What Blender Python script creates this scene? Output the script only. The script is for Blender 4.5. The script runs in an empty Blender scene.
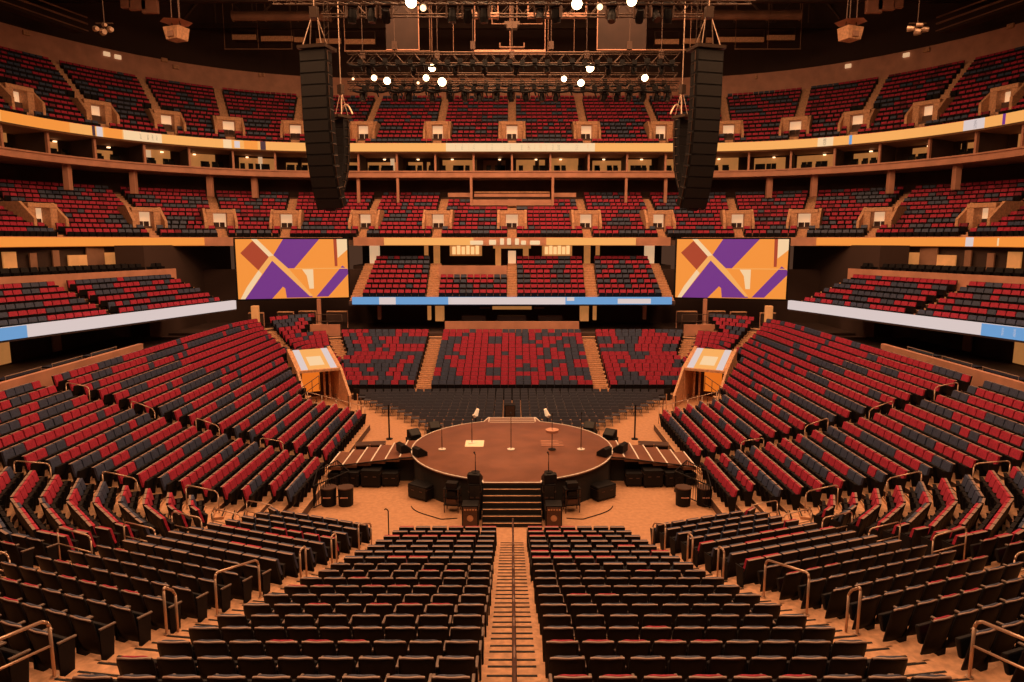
import bpy, math, random
from math import sin, cos, radians as R, sqrt, atan2, pi, floor, hypot
random.seed(7)
scene = bpy.context.scene
COL = scene.collection
# ------------------------------------------------------------------ camera
F = 683.0; PITCH = R(8.4); CZ = 10.6
cd = bpy.data.cameras.new('camera'); cam = bpy.data.objects.new('camera', cd); COL.objects.link(cam)
cd.sensor_width = 36.0; cd.lens = 36.0*F/1024.0; cd.clip_start = .2; cd.clip_end = 400
cam.location = (0, 0, CZ); cam.rotation_euler = (pi/2-PITCH, 0, 0)
scene.camera = cam
vs = scene.view_settings
vs.view_transform = 'Standard'; vs.look = 'None'; vs.gamma = 1.0; vs.use_curve_mapping = False; vs.exposure = 0.0

def at(px, py, Y):
    "point of the plane at distance Y that is seen at pixel px, py"
    d = py-341.0
    fwd = F*cos(PITCH)-d*sin(PITCH); up = -(d*cos(PITCH)+F*sin(PITCH))
    return ((px-512.0)/fwd*Y, Y, CZ+up/fwd*Y)
def proj(x, y, z):
    dz = z-CZ
    f = y*cos(PITCH)-dz*sin(PITCH); u = y*sin(PITCH)+dz*cos(PITCH)
    if f < .3: return (-9999, -9999, f)
    return (512+F*x/f, 341-F*u/f, f)

# ------------------------------------------------------------------ materials
def mat(name, col, rough=.6, metal=0.0, em=None, es=0.0, noise=0.0, nscale=3.0, bump=0.0, col2=None, spec=.5, detail=4.0):
    m = bpy.data.materials.new(name); m.use_nodes = True
    nt = m.node_tree; b = nt.nodes['Principled BSDF']
    b.inputs['Base Color'].default_value = (*col, 1); b.inputs['Roughness'].default_value = rough
    b.inputs['Metallic'].default_value = metal
    b.inputs['Specular IOR Level'].default_value = spec
    if em is not None:
        b.inputs['Emission Color'].default_value = (*em, 1); b.inputs['Emission Strength'].default_value = es
    if noise > 0 or bump > 0:
        tc = nt.nodes.new('ShaderNodeTexCoord'); nz = nt.nodes.new('ShaderNodeTexNoise')
        nz.inputs['Scale'].default_value = nscale; nz.inputs['Detail'].default_value = detail
        nt.links.new(tc.outputs['Object'], nz.inputs['Vector'])
        if noise > 0:
            cr = nt.nodes.new('ShaderNodeValToRGB')
            c2 = col2 if col2 else tuple(c*(1-noise) for c in col)
            cr.color_ramp.elements[0].position = .36; cr.color_ramp.elements[0].color = (*c2, 1)
            cr.color_ramp.elements[1].position = .64; cr.color_ramp.elements[1].color = (*col, 1)
            nt.links.new(nz.outputs['Fac'], cr.inputs['Fac']); nt.links.new(cr.outputs['Color'], b.inputs['Base Color'])
        if bump > 0:
            bp = nt.nodes.new('ShaderNodeBump'); bp.inputs['Strength'].default_value = bump; bp.inputs['Distance'].default_value = .02
            nt.links.new(nz.outputs['Fac'], bp.inputs['Height']); nt.links.new(bp.outputs['Normal'], b.inputs['Normal'])
    return m
def glow(name, col, s=1.0):
    return mat(name, (0.02, .02, .02), .5, em=col, es=s)
M = {}
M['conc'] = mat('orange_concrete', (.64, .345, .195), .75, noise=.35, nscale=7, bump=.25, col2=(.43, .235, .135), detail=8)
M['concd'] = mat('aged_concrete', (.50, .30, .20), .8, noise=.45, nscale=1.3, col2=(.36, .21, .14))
M['riser'] = mat('shade_dark_riser', (.10, .055, .04), .85)  # concrete risers coloured near black to stand in for shade between seat rows
M['step'] = mat('stair_concrete', (.61, .33, .185), .75, noise=.3, nscale=8, col2=(.42, .225, .128), detail=8)
M['fascia'] = mat('tan_fascia', (.56, .27, .18), .6, noise=.2, nscale=1)
M['wall'] = mat('brown_wall', (.33, .17, .11), .8, noise=.3, nscale=.7)
M['floor'] = mat('arena_floor_board', (.56, .30, .168), .5, noise=.12, nscale=6, col2=(.46, .24, .13), detail=10)
M['black'] = mat('black_plastic', (.008, .007, .008), .55, spec=.2)
M['shell'] = mat('seat_shell', (.009, .008, .010), .55, spec=.18, noise=.3, nscale=30)
M['red'] = mat('red_fabric', (.43, .016, .055), .75, noise=.35, nscale=14)
M['navy'] = mat('navy_fabric', (.042, .058, .12), .6, noise=.35, nscale=14)
M['dred'] = mat('worn_red_fabric', (.16, .010, .028), .8)
M['rim'] = mat('seat_rim_highlight', (.30, .20, .165), .45)  # pale colour paints the lit top edge of the black shell
M['arm'] = mat('armrest_plastic', (.16, .11, .09), .45)
M['rail'] = mat('brushed_rail', (.55, .38, .28), .38, metal=.6)
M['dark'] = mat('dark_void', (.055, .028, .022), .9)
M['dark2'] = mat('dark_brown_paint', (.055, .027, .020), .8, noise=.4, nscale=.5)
M['steel'] = mat('dark_steel', (.10, .055, .04), .5, metal=.4)
M['truss'] = mat('aluminium_truss', (.09, .055, .04), .4, metal=.7)
M['darkrail'] = mat('dark_rail', (.12, .06, .045), .4, metal=.5)
M['deck'] = mat('stage_deck', (.21, .085, .05), .33, noise=.22, nscale=1.3, bump=.05)
M['skirt'] = mat('stage_skirt', (.012, .010, .010), .85)
M['white'] = mat('white_edge', (.80, .72, .64), .5)
M['paper'] = mat('cream_mat', (.85, .70, .52), .6)
M['grille'] = mat('speaker_grille', (.014, .011, .011), .7, noise=.5, nscale=40, bump=.3)
M['lamp'] = glow('lit_lamp', (1, .66, .34), 14)
M['lampd'] = glow('lit_lamp_soft', (1, .6, .3), 3)
M['led_or'] = glow('led_orange', (.92, .29, .042), .95)
M['led_or2'] = glow('led_light_orange', (.92, .40, .10), .95)
M['led_pu'] = glow('led_purple', (.15, .025, .22), 1.0)
M['led_wh'] = glow('led_white', (.70, .58, .56), .95)
M['led_cr'] = glow('led_cream', (.92, .62, .34), .95)
M['led_bl'] = glow('led_blue', (.13, .33, .62), .95)
M['led_rd'] = glow('led_red', (.42, .05, .02), .9)
M['led_dk'] = glow('led_dark', (.05, .02, .05), .6)
M['amber'] = glow('amber_screen', (.75, .15, .012), 1.0)
M['warmlit'] = mat('self_lit_room_wall', (.6, .32, .16), .7, em=(1, .38, .10), es=.32, noise=.3, nscale=1)  # weak emission stands in for room light on walls, frames and panels
M['cream'] = mat('self_lit_cream', (.8, .6, .4), .7, em=(1, .62, .34), es=.55)  # glow put into the colour of walls, doors, columns; some lamp fronts share it
M['window'] = glow('lit_shelves', (1, .55, .22), 1.1)

# ------------------------------------------------------------------ mesh builder
class MB:
    def __init__(s): s.v = []; s.f = []; s.m = []
    def quad(s, a, b, c, d, m=0):
        i = len(s.v); s.v += [a, b, c, d]; s.f.append((i, i+1, i+2, i+3)); s.m.append(m)
    def poly(s, pts, m=0):
        i = len(s.v); s.v += list(pts); s.f.append(tuple(range(i, i+len(pts)))); s.m.append(m)
    def hexa(s, p, m=0, skip=()):
        "p: 4 bottom then 4 top"
        i = len(s.v); s.v += list(p)
        fs = [(0, 3, 2, 1), (4, 5, 6, 7), (0, 1, 5, 4), (1, 2, 6, 5), (2, 3, 7, 6), (3, 0, 4, 7)]
        for k, f in enumerate(fs):
            if k in skip: continue
            s.f.append(tuple(i+j for j in f)); s.m.append(m)
    def box(s, x0, x1, y0, y1, z0, z1, m=0):
        s.hexa([(x0, y0, z0), (x1, y0, z0), (x1, y1, z0), (x0, y1, z0), (x0, y0, z1), (x1, y0, z1), (x1, y1, z1), (x0, y1, z1)], m)
    def obox(s, c, ax, w, d, z0, z1, m=0):
        "box centred on c=(x,y), ax = unit vector of its width"
        ux, uy = ax; vx, vy = -uy, ux
        P = []
        for z in (z0, z1):
            for a, b in ((-1, -1), (1, -1), (1, 1), (-1, 1)):
                P.append((c[0]+ux*a*w/2+vx*b*d/2, c[1]+uy*a*w/2+vy*b*d/2, z))
        s.hexa(P, m)
    def tube(s, a, b, r, n=8, m=0, r2=None, caps=True):
        if r2 is None: r2 = r
        dx, dy, dz = b[0]-a[0], b[1]-a[1], b[2]-a[2]
        L = sqrt(dx*dx+dy*dy+dz*dz) or 1e-6
        d = (dx/L, dy/L, dz/L)
        t = (0, 0, 1) if abs(d[2]) < .9 else (1, 0, 0)
        u = (d[1]*t[2]-d[2]*t[1], d[2]*t[0]-d[0]*t[2], d[0]*t[1]-d[1]*t[0])
        l = sqrt(sum(q*q for q in u)); u = tuple(q/l for q in u)
        w = (d[1]*u[2]-d[2]*u[1], d[2]*u[0]-d[0]*u[2], d[0]*u[1]-d[1]*u[0])
        i = len(s.v)
        for (c, rr) in ((a, r), (b, r2)):
            for k in range(n):
                q = 2*pi*k/n
                s.v.append(tuple(c[j]+rr*(cos(q)*u[j]+sin(q)*w[j]) for j in range(3)))
        for k in range(n):
            s.f.append((i+k, i+(k+1) % n, i+n+(k+1) % n, i+n+k)); s.m.append(m)
        if caps:
            s.f.append(tuple(i+k for k in reversed(range(n)))); s.m.append(m)
            s.f.append(tuple(i+n+k for k in range(n))); s.m.append(m)
    def pipe(s, pts, r, n=8, m=0):
        for a, b in zip(pts, pts[1:]): s.tube(a, b, r, n, m)
    def prism(s, pts, z0, z1, m=0):
        "pts: plan outline"
        n = len(pts); i = len(s.v)
        s.v += [(x, y, z0) for x, y in pts]+[(x, y, z1) for x, y in pts]
        s.f.append(tuple(i+k for k in reversed(range(n)))); s.m.append(m)
        s.f.append(tuple(i+n+k for k in range(n))); s.m.append(m)
        for k in range(n):
            s.f.append((i+k, i+(k+1) % n, i+n+(k+1) % n, i+n+k)); s.m.append(m)
    def xprism(s, prof, x0, x1, m=0):
        "prof: outline in (y,z), extruded along x"
        n = len(prof); i = len(s.v)
        s.v += [(x0, y, z) for y, z in prof]+[(x1, y, z) for y, z in prof]
        s.f.append(tuple(i+k for k in reversed(range(n)))); s.m.append(m)
        s.f.append(tuple(i+n+k for k in range(n))); s.m.append(m)
        for k in range(n):
            s.f.append((i+k, i+(k+1) % n, i+n+(k+1) % n, i+n+k)); s.m.append(m)
    def strip(s, pts, nrm, z0, z1, t, m=0):
        "curved wall: plan polyline pts, normals nrm (outward), thickness t outward"
        for k in range(len(pts)-1):
            a, b = pts[k], pts[k+1]; na, nb = nrm[k], nrm[k+1]
            A = (a[0]+na[0]*t, a[1]+na[1]*t); B = (b[0]+nb[0]*t, b[1]+nb[1]*t)
            s.hexa([(a[0], a[1], z0), (b[0], b[1], z0), (B[0], B[1], z0), (A[0], A[1], z0),
                    (a[0], a[1], z1), (b[0], b[1], z1), (B[0], B[1], z1), (A[0], A[1], z1)], m)
    def build(s, name, mats, parent=None, smooth=False):
        me = bpy.data.meshes.new(name); me.from_pydata(s.v, [], s.f)
        if not isinstance(mats, (list, tuple)): mats = [mats]
        for q in mats: me.materials.append(q)
        if len(mats) > 1: me.polygons.foreach_set('material_index', s.m)
        if smooth: me.polygons.foreach_set('use_smooth', [True]*len(s.f))
        me.update()
        import bmesh
        if len(s.f) < 20000:
            bm = bmesh.new(); bm.from_mesh(me); bmesh.ops.remove_doubles(bm, verts=bm.verts, dist=1e-5)
            bmesh.ops.recalc_face_normals(bm, faces=bm.faces); bm.to_mesh(me); bm.free()
        o = bpy.data.objects.new(name, me); COL.objects.link(o)
        if parent: o.parent = parent
        return o
def tag(o, label=None, cat=None, group=None, kind=None):
    if label: o['label'] = label
    if cat: o['category'] = cat
    if group: o['group'] = group
    if kind: o['kind'] = kind
    return o
def empty(name, loc=(0, 0, 0), rz=0, label=None, cat=None, group=None):
    o = bpy.data.objects.new(name, None); COL.objects.link(o); o.location = loc; o.rotation_euler = (0, 0, rz)
    o.empty_display_size = .3
    return tag(o, label, cat, group)
def struct(mb, name, mats):
    return tag(mb.build(name, mats), kind='structure')
def bevel(o, w, seg=2):
    b = o.modifiers.new('bevel', 'BEVEL'); b.width = w; b.segments = seg; b.limit_method = 'ANGLE'; return o
def kids(o): return [c for c in COL.objects if c.parent == o]
def copy_thing(root, children, loc, rz, label, group=None):
    r = root.copy(); COL.objects.link(r); r.location = loc; r.rotation_euler = (0, 0, rz); r['label'] = label
    if group: r['group'] = group
    for c in children:
        n = c.copy(); COL.objects.link(n); n.parent = r
    return r
def ordinal(n):
    if 10 <= n % 100 <= 20: return '%dth' % n
    return '%d%s' % (n, {1: 'st', 2: 'nd', 3: 'rd'}.get(n % 10, 'th'))

# ------------------------------------------------------------------ plan curves of the bowl
def mirror(left):
    "left: points running from the axis outwards on the left; returns the full line left to right"
    return list(reversed(left))+[(-x, y) for x, y in left if abs(x) > 1e-6]
V0 = (-4.3, 22.2); P1 = (-8.0, 23.55); NB = 20.0; FAC = (20.0, 45.0, 66.0, 90.0)
def near_path(s, yend=37.4):
    L = [(0.0, 22.2-s), (V0[0]-s*math.tan(R(NB/2)), 22.2-s)]
    t_ = (s+.64)/16.45
    if s > 2.9: L.append((-8.75-3.85*t_, 24.5-16.1*t_))
    else:
        r_ = s/cos(R(12.5)); L.append((P1[0]-r_*sin(R(32.5)), P1[1]-r_*cos(R(32.5))))
    for a, b in zip(FAC, FAC[1:]):
        m_, r_ = R((a+b)/2), s/cos(R((b-a)/2))
        L.append((P1[0]-r_*sin(m_), P1[1]-r_*cos(m_)))
        if b < 90: L.append((P1[0]-s*sin(R(b)), P1[1]-s*cos(R(b))))
    L.append((P1[0]-s, P1[1]+.01))
    for y in (26, 28.5, 31, 33.5, yend): L.append((P1[0]-s, y))
    return mirror(L)
EC = (-12.0, 48.9)
def far_path(s):
    r = max(.01, s-4.0)
    L = [(0.0, EC[1]+r), (-5, EC[1]+r), (-10, EC[1]+r)]
    for k in range(0, 11):
        a = R(90.0*k/10)
        L.append((EC[0]-r*sin(a), EC[1]+r*cos(a)))
    for y in (47.4, 46, 45, 44, 43, 42, 41, 40, 38.5, 37.8, 37.4): L.append((EC[0]-r, y))
    return mirror(L)
def floorfar_path(s):
    X = 11.5+.35*s
    return [(-X, 44.9+s), (-5, 44.9+s), (0, 44.9+s), (5, 44.9+s), (X, 44.9+s)]
def ring(cx, cy, Rr, sx, yend):
    def f(s):
        L = [(0.0, cy+Rr+s), (-4, cy+Rr+s), (-8, cy+Rr+s), (-12, cy+Rr+s)]
        for k in range(0, 21):
            a = R(90.0*k/20)
            L.append((-cx-(Rr+sx*s)*sin(a), cy+(Rr+s)*cos(a)))
        for y in (cy-4, cy-8, yend): L.append((-cx-Rr-sx*s, y))
        return mirror(L)
    return f
ring1 = ring(17, 48, 20, .65, 32)
ring2 = ring(17, 45, 16, 1.0, 30)
def normals(path, s):
    P, Q = path(s), path(s+.4); out = []
    n = len(P)
    for k in range(n):
        a, b = P[max(k-1, 0)], P[min(k+1, n-1)]
        tx, ty = b[0]-a[0], b[1]-a[1]; l = hypot(tx, ty) or 1e-6
        nx, ny = -ty/l, tx/l
        if nx*(Q[k][0]-P[k][0])+ny*(Q[k][1]-P[k][1]) < 0: nx, ny = -nx, -ny
        out.append((nx, ny))
    return out
# club tier wing: spline on the left, straight in the middle
CW = [(-21.2, 51.8), (-22.6, 47.6), (-23.8, 43.8), (-24.9, 40.6), (-26.0, 37.6), (-26.9, 35.0), (-27.8, 31.5), (-28.3, 27.0), (-28.6, 22)]
def wing_path(sign):
    def f(s):
        out = []
        for k, p in enumerate(CW):
            a, b = CW[max(k-1, 0)], CW[min(k+1, len(CW)-1)]
            tx, ty = b[0]-a[0], b[1]-a[1]; l = hypot(tx, ty)
            nx, ny = ty/l, -tx/l
            if nx > 0: nx, ny = -nx, -ny
            out.append(((p[0]+nx*s)*-sign if sign < 0 else -(p[0]+nx*s), p[1]+ny*s))
        if sign < 0: out = [(-abs(x), y) for x, y in out]
        else: out = [(abs(x), y) for x, y in out]
        return out
    return f
def clubmid_path(s):
    return [(-13.3, 55.5+s), (-6.5, 55.5+s), (0, 55.5+s), (6.5, 55.5+s), (13.3, 55.5+s)]

def s_of(x, y):
    lo = 0.0; x = -abs(x)
    # A line
    sA = 22.2-y
    nb = (-sin(R(NB)), -cos(R(NB))); sB = (x-V0[0])*nb[0]+(y-V0[1])*nb[1]
    if x > V0[0]-sA*math.tan(R(NB/2)): return sA
    return max([sB]+[-(x-P1[0])*sin(R(a))-(y-P1[1])*cos(R(a)) for a in FAC[1:]])

def terrace(name, path, s0, depth, n, z0, rise, mats, base=None, skip=None, zf=None):
    mb = MB()
    for k in range(n):
        a = path(s0+depth*k); b = path(s0+depth*(k+1)); z = zf(k) if zf else z0+rise*k
        zl = (zf(k-1) if zf else z-rise) if (k > 0 or base is None) else base
        for i in range(len(a)-1):
            c = ((a[i][0]+b[i+1][0])/2, (a[i][1]+b[i+1][1])/2)
            if skip and skip(*c): continue
            mb.quad((*a[i], z), (*a[i+1], z), (*b[i+1], z), (*b[i], z), 0)
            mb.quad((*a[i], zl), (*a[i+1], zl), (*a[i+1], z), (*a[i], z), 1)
    return struct(mb, name, mats)

# ------------------------------------------------------------------ seats placement
def seg_dist(px, py, a, b):
    dx, dy = b[0]-a[0], b[1]-a[1]; l2 = dx*dx+dy*dy
    t = max(0, min(1, ((px-a[0])*dx+(py-a[1])*dy)/l2))
    return hypot(px-a[0]-t*dx, py-a[1]-t*dy)
CELL = {}
SEATS = []     # (x, y, z, outward angle, colour, bank, row, interval, index, count)
def fill_row(path, s, z, blocked, bank, row, redp, spacing=.53, seat_s=.45):
    P = path(s+seat_s)
    # arc length samples
    pts = []; step = .06
    for i in range(len(P)-1):
        a, b = P[i], P[i+1]; L = hypot(b[0]-a[0], b[1]-a[1])
        if L < 1e-6: continue
        n = max(1, int(L/step))
        for k in range(n):
            t = k/n; pts.append((a[0]+(b[0]-a[0])*t, a[1]+(b[1]-a[1])*t))
    pts.append(P[-1])
    run = []; runs = []
    for p in pts:
        if blocked(p[0], p[1], s):
            if run: runs.append(run); run = []
        else: run.append(p)
    if run: runs.append(run)
    Q = path(s+seat_s+1.0)
    for ri, run in enumerate(runs):
        acc = [0.0]
        for a, b in zip(run, run[1:]): acc.append(acc[-1]+hypot(b[0]-a[0], b[1]-a[1]))
        L = acc[-1]; n = int(L/spacing+.05)
        if n < 2: continue
        sp = L/n; j = 0; cur = None; left = 0
        for k in range(n):
            d = (k+.5)*sp
            while j < len(acc)-2 and acc[j+1] < d: j += 1
            t = (d-acc[j])/max(1e-6, acc[j+1]-acc[j]); t = max(0, min(1, t))
            x = run[j][0]+(run[j+1][0]-run[j][0])*t; y = run[j][1]+(run[j+1][1]-run[j][1])*t
            a, b = run[max(0, j-3)], run[min(len(run)-1, j+4)]
            tx, ty = b[0]-a[0], b[1]-a[1]; l = hypot(tx, ty) or 1e-6
            nx, ny = -ty/l, tx/l
            cxs, cys = (0, 34)
            if nx*(x-cxs)+ny*(y-cys) < 0: nx, ny = -nx, -ny
            if left <= 0:
                left = random.choice((1, 1, 2, 2, 3, 4)); cur = 'red' if random.random() < redp(x, y) else 'navy'
                if bank in ('far', 'farfloor', 'club') and abs(x) < 20:
                    key = (bank, floor(x/1.15+.5*(row//2 % 2)), row//2)
                    if key not in CELL: CELL[key] = 'red' if random.random() < .62 else 'navy'
                    cur = CELL[key] if random.random() < .8 else random.choice(('red', 'navy')); left = 1
            left -= 1
            SEATS.append([x, y, z, atan2(ny, nx), cur, bank, row, ri, k, n])

# aisle segments of the lower bowl (plan line, half width)
def mir(seg): return [(seg[0], seg[1], seg[2]), ((-seg[0][0], seg[0][1]), (-seg[1][0], seg[1][1]), seg[2])]
A_MID = ((0, 23), (0, 4), .47)
A_NEAR = mir(((-4.06, 23.0), (-6.78, 6.0), lambda y: .47+.025*(22-y)))
A_CORN = mir(((-8.75, 24.5), (-12.6, 8.4), .52))
A_ARC = mir(((-9.0, 23.7), (-21.4, 20.4), .42))
A_SIDE = mir(((-8, 29.4), (-21.6, 29.4), .42))
A_SIDE2 = mir(((-13.0, 36.9), (-21.6, 36.9), .40))
A_FAR = mir(((-6.05, 44), (-6.05, 56), .55))
A_FAR2 = mir(((-12.7, 50.0), (-15.2, 56.4), .50))
A_FAR3 = mir(((-15.6, 47.9), (-20.2, 54.2), .50))
AX = (-.47, .883)                         # tunnel axis (left one), unit
TM = (-12.5, 43.6)                        # tunnel mouth centre
def in_tunnel(x, y, pad=0.0):
    x = -abs(x)
    dx, dy = x-TM[0], y-TM[1]
    al = dx*AX[0]+dy*AX[1]; pe = dx*AX[1]-dy*AX[0]
    return -6.5 < al < 2.9+pad and abs(pe) < 1.65+pad
LOW = [A_MID]+A_CORN+A_ARC+A_SIDE+A_FAR+A_FAR2+A_FAR3
def blk_low(x, y, s):
    for a, b, w in LOW:
        if seg_dist(x, y, a, b) < w: return True
    if in_tunnel(x, y, .1): return True
    return y < 23.5 and 3.75+.135*(22-y) < abs(x) < 4.66+.185*(22-y)
def seg_side(x, y):
    "True when the point lies on the inner side of the corner aisle"
    xa = 8.75+(24.5-y)*3.85/16.1
    return abs(x) < xa
def redn(x, y):
    # near rows are mostly navy, the sides and the far stand mostly red
    if y < 23 and seg_side(x, y): return .17
    return .66
DEP, RIS = .8, .23
DP2, RS2 = .66, .19
ZS = lambda q: .33+.25*q+.003125*q*q
Z2 = lambda k: ZS(DP2*k)
ZL = lambda k: .33+.20*k+.0020*k*k
inner = lambda x, y: y < 24.6 and seg_side(x, y)
for k in range(20):
    fill_row(near_path, DEP*k, ZL(k), lambda x, y, s: not inner(x, y) or blk_low(x, y, s), 'near', k, redn)
for k in range(19):
    fill_row(near_path, DP2*k, Z2(k), lambda x, y, s: inner(x, y) or blk_low(x, y, s), 'near', k, redn, spacing=.51, seat_s=.34)
for k in range(6, 19):
    fill_row(far_path, DP2*k, Z2(k), lambda x, y, s, k=k: (k > 13 and abs(x) < 16.2) or blk_low(x, y, s), 'far', k, redn, spacing=.51, seat_s=.34)
for k in range(6):
    fill_row(floorfar_path, DP2*k, Z2(k), blk_low, 'farfloor', k, redn, spacing=.51, seat_s=.34)
# terraces of the lower bowl
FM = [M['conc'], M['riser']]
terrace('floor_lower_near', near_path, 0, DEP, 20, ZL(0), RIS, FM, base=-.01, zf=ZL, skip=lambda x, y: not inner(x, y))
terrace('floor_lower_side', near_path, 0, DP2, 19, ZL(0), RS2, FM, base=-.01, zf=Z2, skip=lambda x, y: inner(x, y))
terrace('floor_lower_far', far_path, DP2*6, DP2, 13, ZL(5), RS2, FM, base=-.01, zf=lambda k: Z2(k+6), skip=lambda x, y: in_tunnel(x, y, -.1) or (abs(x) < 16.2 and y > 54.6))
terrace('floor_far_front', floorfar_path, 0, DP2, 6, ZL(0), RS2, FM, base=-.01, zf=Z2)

# main floor
mb = MB(); mb.box(-45, 45, -3, 82, -.3, 0); struct(mb, 'floor', M['floor'])

# stairs in the aisles
def stairs(path, seg, k0, k1, zf, depth, rise, name, label, group, w=None, strips=True, s0=0.0):
    "stair flight following the straight plan line seg between rows k0 and k1"
    a, b, hw = seg
    dx, dy = b[0]-a[0], b[1]-a[1]; L = hypot(dx, dy); d = (dx/L, dy/L)
    mb = MB(); ms = MB()
    hwf = hw if callable(hw) else (lambda y, h0=hw: h0)
    for k in range(k0, k1):
        P = path(s0+depth*k)
        # where the front of row k meets the aisle line
        best = None
        for i in range(len(P)-1):
            p, q = P[i], P[i+1]
            ex, ey = q[0]-p[0], q[1]-p[1]
            den = dx*ey-dy*ex
            if abs(den) < 1e-9: continue
            t = ((p[0]-a[0])*ey-(p[1]-a[1])*ex)/den; u = ((p[0]-a[0])*dy-(p[1]-a[1])*dx)/den
            if -1e-4 <= u <= 1.0001 and -.15 <= t <= 1.15:
                if hypot(ex, ey) < 1e-6: continue
                best = (a[0]+dx*t, a[1]+dy*t, ex/hypot(ex, ey), ey/hypot(ex, ey))
        if not best: continue
        x, y, tx, ty = best; hw = hwf(y)
        # width axis: perpendicular to the aisle
        ux, uy = -d[1], d[0]
        z = zf(k); h = depth/2
        cx, cy = x+d[0]*(h*1.5), y+d[1]*(h*1.5)
        mb.obox((cx, cy), (ux, uy), 2*hw-.04, h-.005, z-.02, z+rise/2, 0)
        if strips or k > k0: mb.obox((x-d[0]*.012, y-d[1]*.012), (ux, uy), 2*hw, .03, z-rise, z, 0)
        if strips:
            for (off, zz) in ((.05, z+.004), (h+.055, z+rise/2+.003)):
                c2 = (x+d[0]*off, y+d[1]*off)
                ms.obox(c2, (ux, uy), 2*hw*.84, .042, zz-.012, zz+.006, 0)
    if not mb.f: return None
    o = mb.build(name, M['step']); tag(o, label, 'stairs', group)
    if ms.f: ms.build('nosing_strips', M['black'], o)
    return o
G = 'aisle stairs of the lower bowl'
stairs(near_path, A_MID, 0, 20, ZL, DEP, RIS, 'aisle_stairs', 'wide orange concrete centre stairs with dark nosing lines leading down to the stage', G)
side = ('left', 'right')
for i in (0, 1):
    stairs(near_path, A_NEAR[i], 0, 20, ZL, DEP, RIS, 'aisle_stairs', 'concrete stairs with dark nosings and handrails, just %s of the near centre seat blocks' % side[i], G)
    stairs(near_path, A_CORN[i], 0, 19, ZL, DEP, RIS, 'aisle_stairs', 'railed concrete stairs between near wing block and curved corner block on the %s' % side[i], G)
    stairs(near_path, A_ARC[i], 1, 19, Z2, DP2, RS2, 'aisle_stairs', 'narrow concrete stairs through the curved corner seats on the %s' % side[i], G)
    stairs(near_path, A_SIDE[i], 0, 19, Z2, DP2, RS2, 'aisle_stairs', 'narrow stairs crossing the %s side stand level with the stage' % side[i], G)
    stairs(floorfar_path, A_FAR[i], 0, 6, Z2, DP2, RS2, 'aisle_stairs', 'bottom steps of the tan stairs %s of the far centre red block' % side[i], G)
    stairs(far_path, A_FAR[i], 6, 14, Z2, DP2, RS2, 'aisle_stairs', 'tan stairs climbing the far stand, %s edge of its centre block' % side[i], G)
    stairs(far_path, A_FAR2[i], 8, 14, Z2, DP2, RS2, 'aisle_stairs', 'brown stairs above the %s floor tunnel, on its inner side' % side[i], G)
    stairs(far_path, A_FAR3[i], 8, 18, Z2, DP2, RS2, 'aisle_stairs', 'brown stairs above the %s floor tunnel, on its outer side' % side[i], G)

# ------------------------------------------------------------------ club tier (between the blue-white and the orange boards)
CD, CR, CZ0 = .85, .372, 5.72
wl, wr = wing_path(-1), wing_path(1)
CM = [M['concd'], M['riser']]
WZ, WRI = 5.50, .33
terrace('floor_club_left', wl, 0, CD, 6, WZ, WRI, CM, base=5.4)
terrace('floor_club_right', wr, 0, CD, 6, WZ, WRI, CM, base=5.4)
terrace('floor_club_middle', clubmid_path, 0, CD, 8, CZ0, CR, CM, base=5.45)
CLUB = [((0, 55), (0, 63), .42), ((-6.5, 55), (-6.9, 63), .5), ((6.5, 55), (6.9, 63), .5), ((-12.8, 55), (-12.8, 63), .5), ((12.8, 55), (12.8, 63), .5)]
WA = mir(((-24.3, 42.2), (-32.6, 45.2), .4))+mir(((-21.0, 51.6), (-27.8, 53.6), .55))
def blk_club(x, y, s):
    for a, b_, w in CLUB+WA:
        if seg_dist(x, y, a, b_) < w: return True
    return False
rc = lambda x, y: .62
for k in range(8):
    zk = CZ0+CR*k
    if k < 8:
        def b(x, y, s, k=k):
            if k >= 4 and -6.4 < x < -.2: return True
            return blk_club(x, y, s)
        fill_row(clubmid_path, CD*k, zk, b, 'club', k, rc)
    if k < 6:
        zk = WZ+WRI*k
        fill_row(wl, CD*k, zk, blk_club, 'club', k, lambda x, y: .5)
        fill_row(wr, CD*k, zk, blk_club, 'club', k, lambda x, y: .5)
G = 'aisle stairs of the club tier'
zc = lambda k: CZ0+CR*k
for i, sg in enumerate(CLUB):
    nm = ['in the middle of it', 'left of its middle blocks', 'right of its middle blocks', 'at its left end beside the video screen', 'at its right end beside the video screen'][i]
    stairs(clubmid_path, sg, 0, 8, zc, CD, CR, 'aisle_stairs', 'tan stairs of the far club tier, '+nm, G, strips=False)
for i, sg in enumerate(WA):
    stairs(wl if i % 2 == 0 else wr, sg, 0, 6, lambda k: WZ+WRI*k, CD, WRI, 'aisle_stairs', 'tan stairs of the %s club wing, %s' % (side[i % 2], 'halfway along it' if i < 2 else 'at its end beside the video screen'), G, strips=False)

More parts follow.
